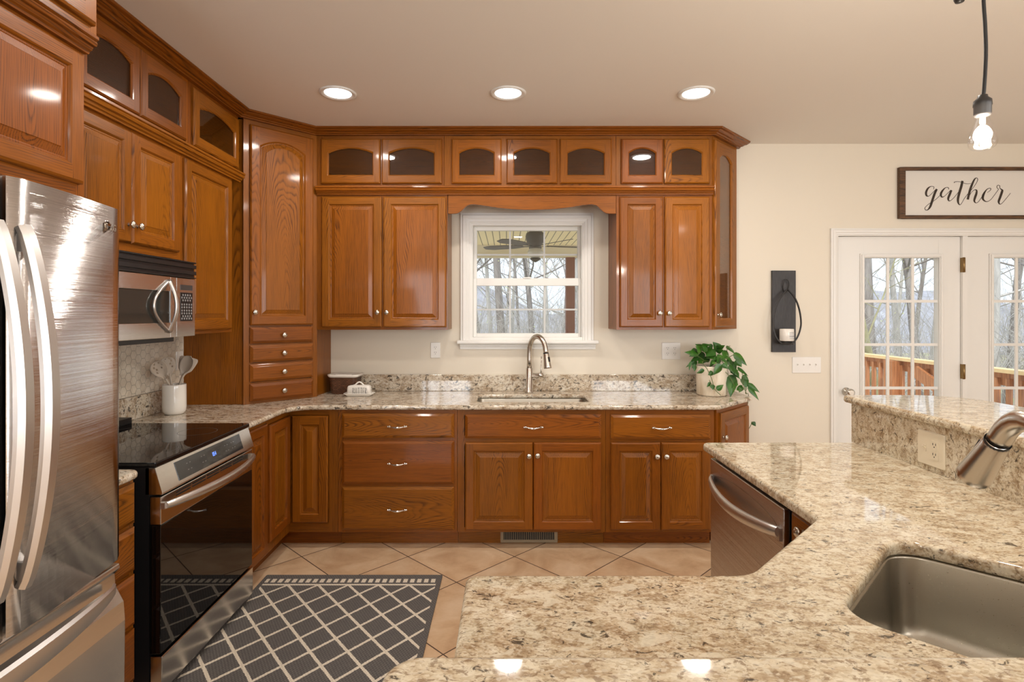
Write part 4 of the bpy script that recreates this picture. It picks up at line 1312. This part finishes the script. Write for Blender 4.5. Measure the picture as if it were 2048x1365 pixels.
vine([(560,690),(620,790),(690,860)], [3.845,3.845,3.84])
vine([(650,470),(700,540),(750,600),(800,660),(850,760)], [3.95,3.90,3.88,3.88,3.87])
vine([(700,460),(780,430),(840,400),(880,420)], [3.96,3.95,3.93,3.92])
vine([(700,470),(800,580),(900,660),(950,760),(985,850),(960,790),(930,800)], [3.95,3.92,3.92,3.91,3.91,3.905,3.90])
vine([(760,480),(850,560),(930,600),(950,720),(980,800)], [3.95,3.93,3.93,3.92,3.92])
def at(x, y, z): return (x-1.470, y-3.965, z-ZT)
hang = [zp(985,780,3.92), at(1.700,3.94,ZT+.014), at(1.724,3.955,ZT+.010), at(1.733,3.965,ZT-.02), at(1.734,3.99,.82), at(1.735,4.00,.74), at(1.728,3.96,.69), zp(1000,1252,3.95), zp(1035,1200,3.93), zp(1042,1165,3.93), zp(1060,1165,3.93)]
vn.tube(smooth_path(hang, 5), .0022, 6)
vine([(500,460),(440,420),(400,400)], [3.96,3.93,3.92]); vine([(760,360),(770,310),(800,300)], [3.95,3.94,3.94])
leaf(zp(1055,1165,3.93), zp(1090,1215,3.92), .03, .1, .4)
lm.build('foliage', LEAFM, t, recalc=False)
vn.build('vine', VINE, t)

# ------------------------------------------------------------------ outlets and switches
def plate(w, h, parent, m=WHITEPL, th=.006):
    ls = [[(x, y_, z) for x, z in arc_rect(-w/2+i, -h/2+i, w/2-i, h/2-i, .004, 3)] for i, y_ in ((0,0),(0,-.002),(.003,-th),)]
    return MB().loops(ls, 0).build('cover_plate', m, parent)
def receptacle(parent, x, z, m=WHITEPL):
    a = MB().loops([[(x+px, y, z+pz) for px, pz in arc_rect(-.0165,-.0145,.0165,.0145,.008,4)] for y in (-.0055,-.0078)], 0).build('receptacle', m, parent)
    s = MB()
    for e in (-1, 1): s.box(x+e*.0065-.0012, -.0082, z+.0005, x+e*.0065+.0012, -.0077, z+.0085)
    s.lathe([(.0025,0),(.0020,.0006)], 10, M=Matrix.Translation((x, -.0077, z-.0075)) @ Matrix.Rotation(pi/2, 4, 'X'))
    s.build('slots', DARKSLOT, a)
    return a
def toggle(parent, x, z, m=WHITEPL):
    s = MB(); s.box(x-.0055, -.0068, z-.0125, x+.0055, -.0058, z+.0125)
    s.loops([[(x-.004,-.006,z-.004),(x+.004,-.006,z-.004),(x+.004,-.006,z+.006),(x-.004,-.006,z+.006)], [(x-.003,-.016,z+.006),(x+.003,-.016,z+.006),(x+.003,-.015,z+.011),(x-.003,-.015,z+.011)]], 0)
    return s.build('toggle', m, parent)
t = thing('outlet', 'white double outlet on the back wall left of the window', 'outlet', (-.531, YB-.0003, 1.219))
plate(.074, .118, t); receptacle(t, 0, .0195); receptacle(t, 0, -.0195)
t = thing('outlet', 'white four-socket outlet on the wall beside the plant', 'outlet', (1.242, YB-.0003, 1.213))
plate(.142, .128, t)
for e in (-1, 1): receptacle(t, e*.027, .0205); receptacle(t, e*.027, -.0205)
t = thing('light_switch', 'white four-gang switch plate under the candle sconce', 'switch', (2.262, YB-.0003, 1.108))
plate(.218, .122, t)
for k in range(4): toggle(t, -.069+.046*k, 0)
t = thing('outlet', 'white outlet on the hexagon tiles behind the utensils', 'outlet', (XL+.0068, 3.470, 1.200), RL)
plate(.072, .118, t); receptacle(t, 0, .0195); receptacle(t, 0, -.0195)
t = thing('outlet', 'ivory switch and outlet plate on the granite of the raised bar', 'outlet', (1.5558, 2.028, .997), -RL)
plate(.128, .125, t, IVORY); toggle(t, -.025, 0, IVORY)
m = MB().loops([[(.022+px, y, pz) for px, pz in arc_rect(-.0175,-.034,.0175,.034,.003,3)] for y in (-.0058,-.0082)], 0)
gf = m.build('outlet_insert', IVORY, t)
s = MB()
for zz in (.018, -.018):
    for e in (-1, 1): s.box(.022+e*.0065-.0012, -.0086, zz, .022+e*.0065+.0012, -.0081, zz+.008)
    s.box(.020, -.0086, zz-.008, .024, -.0081, zz-.004)
s.build('slots', DARKSLOT, gf)
MB().box(.012, -.0092, -.004, .032, -.0082, .004).build('test_button', IVORY, gf)

# ------------------------------------------------------------------ wall decor
t = thing('wall_sconce', 'black board candle sconce with a wire teardrop loop beside the door', 'sconce', (2.085, YB-.0003, 1.512))
N = Nodes('black_stained_wood')
bw = N.noise(N.coords((40, 1, 3)), 6, 3, .6)
BWOOD = N.P(color=N.ramp(bw, [(.3,(.016,.014,.014)),(.7,(.045,.040,.040))]), rough=.5)
MB().box(-.090, -.020, -.306, .088, 0, .306).build('backboard', BWOOD, t, bevel=.002)
def swing(x, z): return (x*.80, -.030 - x*.62, z)
LP = [(265,292,4.13),(205,360,4.125),(150,450,4.12),(115,550,4.115),(100,650,4.11),(105,760,4.10),(135,860,4.095),(190,925,4.085),(255,943,4.07),(300,940,4.06),(345,915,4.05),(390,850,4.045),(420,760,4.045),(428,680,4.05),(415,570,4.065),(385,460,4.085),(335,365,4.11),(272,296,4.13)]
P = [((1530+x/5.94-1012)*Y/1110 - 2.085, Y-YB+.0003, 1.49+(629-530-y/5.94)*Y/1110 - 1.512) for x, y, Y in LP]
m = MB().tube(smooth_path(P, 4), .0045, 8, flat=(1.5,.8))
n = 24
m.tube([(.008+.021*cos(2*pi*k/n), -.030-.010*sin(2*pi*k/n), .188+.050*sin(2*pi*k/n)) for k in range(n)], .003, 8, closed=True)
m.tube([(.01,-.021,.235),(.01,-.034,.235)], .004, 8)
m.lathe([(.050,0),(.052,.004),(.046,.006),(.040,.016),(.038,.024),(.001,.024)], 24, (-.014, -.085, -.243))
m.build('wire_loop', BLKMET, t)
t2 = thing('candle', 'white jar candle with grey label standing in the black wall sconce', 'candle', (2.071, YB-.0853, 1.512-.2187))
MB().lathe([(.046,0),(.049,.003),(.049,.086),(.047,.089),(.043,.088),(.042,.080),(.001,.080)], 32).build('jar', CERAM, t2)
m = MB(); n = 14
a0, a1 = radians(-95), radians(-15)
lo = [[(.0493*cos(a0+(a1-a0)*k/n), .0493*sin(a0+(a1-a0)*k/n), z) for k in range(n+1)] for z in (.022, .064)]
m.loops(lo, 0, False, False, True, closed=False); m.build('candle_label', plain('pale_label', (.66,.64,.62), .6), t2)
m = MB()
for z in (.064, .037, .034, .018):
    m.tube([(.0496*cos(a0+(a1-a0)*k/n), .0496*sin(a0+(a1-a0)*k/n), z) for k in range(n+1)], .0006, 5)
m.build('label_lines', INK, t2)

# "gather" sign
N = Nodes('brown_frame_wood')
SF = N.P(color=N.ramp(N.noise(N.coords((3,30,30)), 4, 3, .6), [(.35,(.035,.016,.006)),(.65,(.14,.062,.02))]), rough=.5)
SW_, SH_ = 1.15, .384
t = thing('wall_sign', 'framed white sign lettered gather above the French doors', 'sign', (2.945, YB-.0003, 2.208))
m = MB(); fw = .044
m.box(0,-.030,0,fw,0,SH_); m.box(SW_-fw,-.030,0,SW_,0,SH_); m.box(fw,-.030,0,SW_-fw,0,.024); m.box(fw,-.030,SH_-.024,SW_-fw,0,SH_)
m.build('sign_frame', SF, t, bevel=.002)
SIGNW = plain('sign_board_white', (.74,.70,.64), .6)
MB().box(fw,-.012,.024,SW_-fw,-.001,SH_-.024).build('sign_board', SIGNW, t)
ST = [
 [(640,440,7),(645,405,7),(600,397,9),(552,430,24),(525,490,30),(532,535,25),(560,548,9),(600,520,6),(650,468,6),(680,440,9)],
 [(690,438,28),(660,500,33),(632,580,33),(606,660,33),(585,715,28),(550,757,13),(518,758,8),(508,728,7),(540,690,6),(585,655,6),(650,615,6),(715,560,6),(760,510,6)],
 [(872,442,8),(865,415,8),(822,418,10),(778,462,25),(752,515,30),(768,560,18),(810,545,7),(860,498,6),(905,455,10)],
 [(915,455,27),(888,520,32),(866,580,29),(876,617,15),(910,610,7),(960,562,6),(1020,488,6)],
 [(1085,312,32),(1065,400,35),(1035,500,35),(1015,590,33),(1020,650,24),(1045,680,9),(1075,650,6),(1110,588,6),(1165,512,6)],
 [(955,342,11),(968,328,8),(1010,322,6),(1060,330,6),(1110,348,6),(1160,357,6),(1215,350,5)],
 [(1205,470,5),(1260,402,5),(1303,335,6),(1318,288,7),(1300,266,9),(1268,290,20),(1230,370,30),(1195,470,33),(1165,598,32)],
 [(1190,540,5),(1228,482,5),(1270,450,8),(1300,458,20),(1298,505,30),(1276,570,32),(1266,620,25),(1290,650,9),(1330,632,6),(1380,562,6),(1425,510,5)],
 [(1465,490,5),(1503,466,6),(1520,437,8),(1500,423,8),(1452,450,13),(1408,520,31),(1396,580,31),(1422,618,17),(1465,630,8),(1520,598,6),(1580,522,6),(1640,440,6)],
 [(1640,440,6),(1612,412,7),(1625,381,8),(1655,386,7),(1660,425,8),(1690,450,19),(1694,470,33),(1664,560,33),(1640,630,29),(1657,670,11),(1692,655,6),(1750,590,6),(1822,500,5)]]
K = .000489
m = MB()
for s in ST:
    P = smooth_path([(a*K, b*K, c*K*1.05) for a, b, c in s], 6)
    pts = [(p[0]-98*K, SH_-(p[1]-108*K)) for p in P]; wd = [max(p[2], .002)/2 for p in P]
    up, dn = [], []
    for i in range(len(pts)):
        a = Vector(pts[max(i-1,0)]); b = Vector(pts[min(i+1,len(pts)-1)]); d = (b-a).normalized(); nn = Vector((-d.y, d.x))*wd[i]
        up.append((pts[i][0]+nn.x, pts[i][1]+nn.y)); dn.append((pts[i][0]-nn.x, pts[i][1]-nn.y))
    n = len(pts)
    ls = [[(u[0], -.0121, u[1]), (d[0], -.0121, d[1]), (d[0], -.0135, d[1]), (u[0], -.0135, u[1])] for u, d in zip(up, dn)]
    m.loops(ls, 0)
m.build('lettering', plain('sign_ink', (.035,.020,.010), .6), t)
lv = MB()
for k in range(5): 
    a = Vector((.955+.012*k, 0, .175+.02*k)); lv.loops([[(a.x-.004,-.0121,a.z),(a.x,-.0121,a.z-.010),(a.x+.010,-.0121,a.z),(a.x,-.0121,a.z+.012)], [(a.x-.004,-.0128,a.z),(a.x,-.0128,a.z-.010),(a.x+.010,-.0128,a.z),(a.x,-.0128,a.z+.012)]], 0)
lv.build('painted_leaves', plain('ochre_paint', (.50,.42,.22), .6), t)

# ------------------------------------------------------------------ lamps
LAMP = emit('lamp_glow', (1,.99,.96), 4.0)
def can(x, y, label):
    t = thing('recessed_light', label, 'light', (x, y, ZC-.0005), 0, 'recessed ceiling lights')
    MB().lathe([(.105,0),(.104,-.006),(.094,-.009),(.080,-.004),(.0745,.0)], 36, caps=False).build('trim_ring', WHITE, t)
    MB().lathe([(.076,-.0005),(.076,-.003),(.001,-.004)], 36).build('lamp_lens', LAMP, t)
    area_light('lamp', (0, 0, -.012), (0, 0, 0), .14, .14, CAN_POWER, (1.0,.93,.84), 'DISK', t)
can(-.975, 3.22, 'recessed ceiling light nearest the tall corner cabinet')
can(.012, 3.22, 'recessed ceiling light in the middle, above the window')
can(1.102, 3.22, 'recessed ceiling light at the right, before the angled end cabinet')
for x, y, l in ((-.86, 2.08, 'recessed ceiling light out of frame over the rug'), (1.33, 2.08, 'recessed ceiling light out of frame over the peninsula'),
                (.2, -.6, 'added recessed ceiling light behind the camera, left, for fill'), (2.6, -.6, 'added recessed ceiling light behind the camera, right, for fill'), (3.9, .6, 'added recessed ceiling light out of frame near the right wall, for fill')):  # these three cans are unseen, added to light the room
    can(x, y, l)

# pendant bulb on a black cord
t = thing('pendant_light', 'bare filament bulb hanging from a black cord over the bar', 'pendant light', (1.288, 1.50, 0))
m = MB()
P = smooth_path([(.004,0,ZC-.02),(.000,0,2.55),(.002,0,2.36),(.007,0,2.27),(.009,0,2.19),(.004,0,2.10),(.001,0,2.075)], 6)
m.tube(P, .0045, 10); m.build('cord', BLACK, t)
MB().lathe([(.055,-.03),(.055,-.006),(.05,-.0005),(.001,-.0005)], 28, (0,0,ZC)).build('canopy', BLKMET, t)
S0 = 2.078
MB().lathe([(.006,.006),(.011,.004),(.012,-.002),(.020,-.010),(.021,-.024),(.0195,-.026),(.0195,-.046),(.017,-.052),(.001,-.052)], 24, (0,0,S0)).build('socket', BLKMET, t)
bl = MB().lathe(smooth_path([(.0135,-.050),(.015,-.060),(.021,-.080),(.028,-.102),(.0315,-.118),(.0305,-.130),(.024,-.139),(.012,-.143),(.001,-.144)], 4), 40, (0,0,S0), caps=False)
bo = bl.build('bulb', GLASS, t)
fm = MB()
for k in range(4):
    a = k*pi/2 + .4
    fm.tube([(.004*cos(a),.004*sin(a),S0-.075), (.011*cos(a),.011*sin(a),S0-.126)], .0011, 6)
fm.build('filament', emit('filament_glow', (1,.90,.74), 14.0), bo)
MB().lathe([(.007,-.052),(.006,-.072),(.003,-.078),(.001,-.079)], 12, (0,0,S0)).build('glass_stem', plain('bulb_stem', (.85,.84,.80), .2), bo)
pl = bpy.data.lights.new('bulb_light', 'POINT'); pl.energy = 16; pl.color = (1,.90,.76); pl.shadow_soft_size = .03
po = bpy.data.objects.new('bulb_light', pl); COL.objects.link(po); po.parent = t; po.location = (0, 0, S0-.10)
hk = MB(); hk.tube([(-.068,0,ZC-.005),(-.066,0,2.40),(-.063,0,2.352)], .004, 8); hk.lathe([(.001,.012),(.012,.010),(.014,0),(.010,-.010),(.001,-.012)], 14, (-.062,0,2.344))
hk.build('swag_hook', BLKMET, t)

# ------------------------------------------------------------------ rug and floor register
N = Nodes('grey_lattice_rug')
tc = N.n('TexCoord').outputs['Object']; sx = N.n('SeparateXYZ', {0: tc}); X, Y = sx.outputs[0], sx.outputs[1]
jit = N.math('MULTIPLY', N.math('SUBTRACT', N.noise(tc, 90, 2, .5), .5), .05)
def tri(a): return N.math('ABSOLUTE', N.math('SUBTRACT', N.math('FRACT', N.math('ADD', a, 50.5)), .5))
xs = N.math('DIVIDE', N.math('SUBTRACT', X, -.861), .166); ys = N.math('DIVIDE', N.math('SUBTRACT', Y, 3.035), .200)
A = tri(N.math('ADD', xs, ys)); B = tri(N.math('SUBTRACT', xs, ys))
lat = N.math('LESS_THAN', N.math('ADD', N.math('MINIMUM', A, B), jit), .056)
def between(v, a, b): return N.math('MULTIPLY', N.math('GREATER_THAN', v, a), N.math('LESS_THAN', v, b))
field = N.math('MULTIPLY', between(Y, 1.62, 3.032), between(X, -1.335, -.385))
lat = N.math('MULTIPLY', lat, field)
xx = between(X, -1.335, -.385)
dash = N.math('MULTIPLY', N.math('MULTIPLY', between(Y, 3.062, 3.104), N.math('GREATER_THAN', tri(N.math('DIVIDE', X, .0385)), .19)), xx)
bar = N.math('MULTIPLY', between(Y, 3.030, 3.046), xx)
dash2 = N.math('MULTIPLY', N.math('MULTIPLY', between(Y, 1.55, 1.592), N.math('GREATER_THAN', tri(N.math('DIVIDE', X, .0385)), .19)), xx)
pat = N.math('MAXIMUM', N.math('MAXIMUM', lat, dash), N.math('MAXIMUM', bar, dash2))
wx = N.math('SINE', N.math('MULTIPLY', N.math('ADD', X, N.math('MULTIPLY', N.math('FLOOR', N.math('DIVIDE', Y, .011)), .007)), 2*pi/.014))
wy = N.math('SINE', N.math('MULTIPLY', Y, 2*pi/.011))
wv = N.math('MULTIPLY', N.math('ADD', N.math('MULTIPLY', wx, wy), 1.0), .5)
spk = N.noise(tc, 160, 2, .6)
grey = N.mix(N.math('MULTIPLY', N.math('ADD', wv, spk), .5), (.030,.028,.028), (.190,.175,.165))
RUGM = N.P(color=N.mix(pat, grey, N.mix(wv, (.60,.53,.43), (.80,.73,.61))), rough=.95, normal=N.bump(N.math('ADD', wv, N.math('MULTIPLY', pat, .6)), .5, .004))
m = MB().slab(arc_rect(-1.36, 1.52, -.36, 3.155, .008, 3), [], .0005, .009, .003)
tag(m.build('rug', RUGM), 'charcoal rug with cream diamond lattice in front of the range', 'rug')
t = thing('floor_register', 'tan metal air register in the toe kick under the sink cabinet', 'vent', (.150, YBASE+.0748, .004))
TAN = plain('tan_enamel', (.30,.235,.15), .4)
m = MB(); w2, hgt = .185, .092
m.box(-w2,-.006,0,w2,-.0005,.018); m.box(-w2,-.006,hgt-.010,w2,-.0005,hgt); m.box(-w2,-.006,.018,-w2+.018,-.0005,hgt-.010); m.box(w2-.018,-.006,.018,w2,-.0005,hgt-.010)
m.build('register_frame', TAN, t, bevel=.001)
m = MB(); m.box(-w2+.018,-.002,.018,w2-.018,-.0006,hgt-.010)
m.build('duct_opening', DARKSLOT, t)
m = MB()
for k in range(29):
    xk = -w2+.024+k*.0121; m.box(xk-.0018,-.005,.018,xk+.0018,-.0021,hgt-.010)
m.build('louvre', TAN, t)

# ------------------------------------------------------------------ outdoors: porch, deck, woods
PLK = Nodes('porch_ceiling_board'); sp = PLK.n('SeparateXYZ', {0: PLK.n('TexCoord').outputs['Object']})
fx = PLK.math('FRACT', PLK.math('ADD', PLK.math('DIVIDE', sp.outputs[0], .10), 50))
PLKM = PLK.P(color=PLK.mix(PLK.math('LESS_THAN', fx, .13), (.88,.76,.46), (.20,.17,.09)), rough=.5)
struct(MB().box(-4, YB+WT+.01, 2.66, 2.0, 9.7, 2.78).build('porch_ceiling', PLKM))
struct(MB().box(-4, 9.4, 2.46, 2.0, 9.6, 2.66).build('porch_beam', plain('porch_cream', (.70,.62,.45), .5)))
DECKW = plain('pale_bounce_deck', (.70,.62,.50), .6, noise=.2)  # pale colour chosen to bounce sky light up to the porch ceiling
struct(MB().box(-4, YB+WT+.005, -.25, 5.5, 12, -.12).build('deck_floor', DECKW))
RW_ = Nodes('cedar_stain'); rv = RW_.coords((30,30,1.5), rnd=7)
REDW = RW_.P(color=RW_.ramp(RW_.noise(rv, 2, 4, .65), [(.35,(.30,.10,.032)),(.55,(.50,.20,.075)),(.7,(.62,.29,.12))]), rough=.55); TOPW = plain('pale_rail_cap', (.86,.63,.32), .5, noise=.15)
BRP = plain('brown_post_paint', (.22,.09,.06), .5, noise=.2)
tag(MB().box(1.02, 9.42, -.12, 1.17, 9.57, 2.459).build('porch_post', BRP), 'brown porch post outside the kitchen window', 'post')
# outdoor ceiling fan
t = thing('ceiling_fan', 'dark outdoor ceiling fan under the porch seen through the kitchen window', 'fan', (.37, 7.0, 2.66))
FANM = plain('weathered_bronze', (.07,.065,.055), .5)
m = MB(); m.lathe([(.001,0),(.06,0),(.055,-.03),(.018,-.05),(.018,-.10),(.07,-.12),(.115,-.15),(.125,-.19),(.11,-.26),(.07,-.30),(.08,-.32),(.08,-.34),(.001,-.34)], 24)
m.build('motor_housing', FANM, t)
for k in range(5):
    M = Matrix.Rotation(2*pi*k/5+.25, 4, 'Z') @ Matrix.Translation((0,0,-.31)) @ Matrix.Rotation(radians(12), 4, 'X')
    b = [(.16,-.03),(.30,-.065),(.60,-.075),(.70,-.04),(.70,.04),(.60,.075),(.30,.065),(.16,.03)]
    q = MB().loops([[(x, y, 0) for x, y in b], [(x, y, .008) for x, y in b]], 0, M=M); q.box(.05,-.015,-.004,.18,.015,0,M=M)
    q.build('blade', FANM, t)
m = MB(); m.lathe([(.07,-.34),(.10,-.38),(.09,-.43),(.05,-.46)], 20, caps=False); m.build('light_globe', plain('frosted_globe', (.62,.58,.5), .3), t)
m = MB(); m.lathe([(.055,-.46),(.075,-.47),(.05,-.49),(.015,-.51),(.001,-.515)], 16); m.build('light_cap', FANM, t)
# deck railing
t = thing('deck_railing', 'cedar deck railing with pale cap outside the French doors', 'railing', (5.40, 0, 0))
m = MB(); m.box(-.08, 4.6, .86, .08, 10.9, .90); m.build('rail_cap', TOPW, t)
m = MB(); m.box(-.02, 4.6, .72, .02, 10.9, .855); m.box(-.02, 4.6, -.02, .02, 10.9, .06); m.build('side_rail', REDW, t)
for yy in (5.2, 7.62, 10.0): MB().box(-.16, yy-.09, -.12, -.021, yy+.09, .855).build('post', REDW, t)
M = MB(); M.loops([[(-.12, 7.25, .70), (-.12, 7.15, .82), (-.12, 6.2, .40), (-.12, 6.3, .30)], [(-.08, 7.25, .70), (-.08, 7.15, .82), (-.08, 6.2, .40), (-.08, 6.3, .30)]], 0); M.build('stair_brace', REDW, t)
yy = 4.75
while yy < 10.8:
    MB().box(-.06, yy-.022, -.01, -.021, yy+.022, .80).build('baluster', REDW, t); yy += .145
# ground and hills
GR = Nodes('leaf_litter'); v = GR.coords()
GRM = GR.P(color=GR.ramp(GR.noise(v, .35, 6, .65, .5), [(.35,(.30,.25,.17)),(.5,(.42,.38,.27)),(.62,(.36,.40,.18)),(.75,(.55,.50,.40))]), rough=.9)
m = MB(); nx, ny = 40, 30
def gh(x, y): return -1.6 - .035*(y-12) + .35*sin(x*.31)*cos(y*.23) if y > 12 else -1.6
vs = [(-60+120*i/nx, 4.6+75*j/ny, gh(-60+120*i/nx, 4.6+75*j/ny)) for j in range(ny+1) for i in range(nx+1)]
m.add(vs, [(j*(nx+1)+i, j*(nx+1)+i+1, (j+1)*(nx+1)+i+1, (j+1)*(nx+1)+i) for j in range(ny) for i in range(nx)], 0, True)
struct(m.build('ground', GRM))
HL = Nodes('hazed_woods'); v = HL.coords((1,1,.25))
HLM = HL.P(color=HL.ramp(HL.noise(v, .5, 6, .7), [(.35,(.27,.275,.31)),(.55,(.37,.375,.42)),(.7,(.45,.465,.51))]), rough=1.0)  # distance haze is put into the hill's blue-grey colour
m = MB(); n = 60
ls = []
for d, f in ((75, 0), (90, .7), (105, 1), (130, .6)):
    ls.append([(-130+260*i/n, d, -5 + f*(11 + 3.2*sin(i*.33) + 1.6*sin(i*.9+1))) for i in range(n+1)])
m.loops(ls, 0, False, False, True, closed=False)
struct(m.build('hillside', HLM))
# bare trees
BK = [Nodes('grey_bark'), Nodes('pale_bark'), Nodes('mossy_bark')]
for N, (a, b) in zip(BK, (((.20,.18,.17),(.38,.35,.33)), ((.40,.38,.36),(.62,.60,.57)), ((.26,.24,.13),(.46,.44,.27)))):
    v = N.coords((1,1,.2), rnd=5); N.P(color=N.ramp(N.noise(v, 9, 4, .65), [(.3,a),(.7,b)]), rough=.9)
BKM = [N.m for N in BK]
def tree_mesh(seed, H, r0, depth, lean=.1, low=.25):
    R = random.Random(seed); m = MB()
    def branch(p, d, L, r, lev):
        n = 6 if lev == 0 else 3
        P = [p]; q = p.copy(); dd = d.copy()
        for i in range(n):
            dd = (dd + Vector((R.uniform(-1,1), R.uniform(-1,1), R.uniform(-.3,.6)))*(.10 if lev == 0 else .22)).normalized()
            q = q + dd*(L/n); P.append(q.copy())
        m.tube(P, [r*(1 - .7*i/n) for i in range(n+1)], 7 if lev == 0 else (4 if lev == 1 else 3), cap=False)
        if lev >= depth: return
        for k in range((13, 7, 5, 3)[min(lev, 3)]):
            u = R.uniform(low if lev == 0 else .2, 1.0); i = min(int(u*n), n-1)
            b = P[i].lerp(P[i+1], u*n-i); dr = (P[i+1]-P[i]).normalized()
            sd = Vector((R.uniform(-1,1), R.uniform(-1,1), R.uniform(-.1,.5))).normalized()
            nd = (dr*.5 + sd).normalized()
            branch(b, nd, L*R.uniform(.26,.5)*(1-.35*u), r*(1-.65*u)*R.uniform(.22,.45)+.0025, lev+1)
    branch(Vector((0,0,0)), Vector((R.uniform(-lean,lean), R.uniform(-lean,lean), 1)).normalized(), H, r0, 0)
    return m
def tree(label, seed, mat, H, r0, depth, lean=.1, low=.25):
    o = tree_mesh(seed, H, r0, depth, lean, low).build('tree', mat, recalc=False)
    return tag(o, label, 'tree', 'bare trees in the woods outside')
protos = [tree('grey bare tree in the woods outside', 11, BKM[0], 14, .14, 3), tree('pale bare tree in the woods outside', 12, BKM[1], 13, .13, 3, .12),
          tree('grey bare tree in the woods outside', 13, BKM[0], 10, .085, 3, .15, .12), tree('mossy bare tree in the woods outside', 14, BKM[2], 11, .10, 3, .35, .2)]
R = random.Random(5)
used = [False]*4
# places: (direction across the view, depth, kind)
PL = [(962,24,0),(985,30,1),(1003,19,0),(1022,34,1),(1040,26,2),(1060,40,1),(1075,21,0),(1098,32,1),(1118,25,0),(1150,30,2),(1165,21,1),(1190,34,0),(935,30,1),(1085,45,1),(1010,44,0),(1130,38,1),
      (1752,15,0),(1744,18,1),(1772,14,3),(1800,24,1),(1822,30,0),(1842,17,0),(1860,22,1),(1880,32,2),(1905,26,1),(1992,15,1),(2012,20,0),(2035,24,1),(2058,17,0),(1720,30,1),(1700,22,0),(1790,38,1),(1970,30,0),(2025,40,1)]
for px, Yd, k in PL:
    o = protos[k] if not used[k] else protos[k].copy()
    if used[k]: COL.objects.link(o)
    used[k] = True
    x = (px-1012)*Yd/1110
    o.location = (x, Yd, gh(x, Yd)-.1); o.rotation_euler = (0, 0, R.uniform(0, 6.28))
    s = R.uniform(.85, 1.15); o.scale = (s, s, s)
# tangle of twigs and undergrowth
def brush(name, label, x0, x1, y0, y1, n, mat, seed, hmax=2.2, leaves=None):
    R = random.Random(seed); m = MB()
    for _ in range(n):
        x, y = R.uniform(x0, x1), R.uniform(y0, y1); p = Vector((x, y, gh(x, y)-.05)); d = Vector((R.uniform(-.5,.5), R.uniform(-.4,.4), 1)).normalized()
        h = R.uniform(.5, 1)*hmax
        P = [p]
        for i in range(3):
            d = (d + Vector((R.uniform(-.35,.35), R.uniform(-.3,.3), 0))).normalized(); P.append(P[-1] + d*h/3)
        m.tube(P, [.014,.010,.007,.003], 3, cap=False)
        for i in (1, 2):
            for _ in range(2):
                e = Vector((R.uniform(-1,1), R.uniform(-.6,.6), R.uniform(.1,.9))).normalized()
                m.tube([P[i], P[i]+e*h*.25, P[i]+e*h*.42+Vector((0,0,h*.06))], [.006,.004,.002], 3, cap=False)
    o = m.build(name, mat, recalc=False)
    return tag(o, label, 'undergrowth', kind='stuff')
brush('undergrowth', 'pale tangled twigs growing beyond the deck railing', 4, 26, 13.2, 23, 900, BKM[1], 21, 4.6)
brush('undergrowth', 'pale tangled twigs growing beyond the porch', -7, 6, 14, 30, 900, BKM[1], 22, 5.2)
# spring buds high in the trees
R = random.Random(9); m = MB()
for _ in range(4200):
    if R.random() < .55: x, y = R.uniform(-4, 6), R.uniform(17, 30)
    else: x, y = R.uniform(8, 26), R.uniform(15, 28)
    c = Vector((x, y, R.uniform(-1.2, 5.5)))
    s = R.uniform(.010, .028); a = Vector((R.uniform(-1,1), R.uniform(-1,1), R.uniform(-1,1))).normalized()*s; b = a.orthogonal().normalized()*s
    m.add([c-a, c-b, c+a, c+b], [(0,1,2,3)], 0)
BUD = plain('spring_bud_green', (.50,.56,.26), .7)
tag(m.build('spring_foliage', BUD, recalc=False), 'yellow green spring buds scattered among the bare trees', 'foliage', kind='stuff')
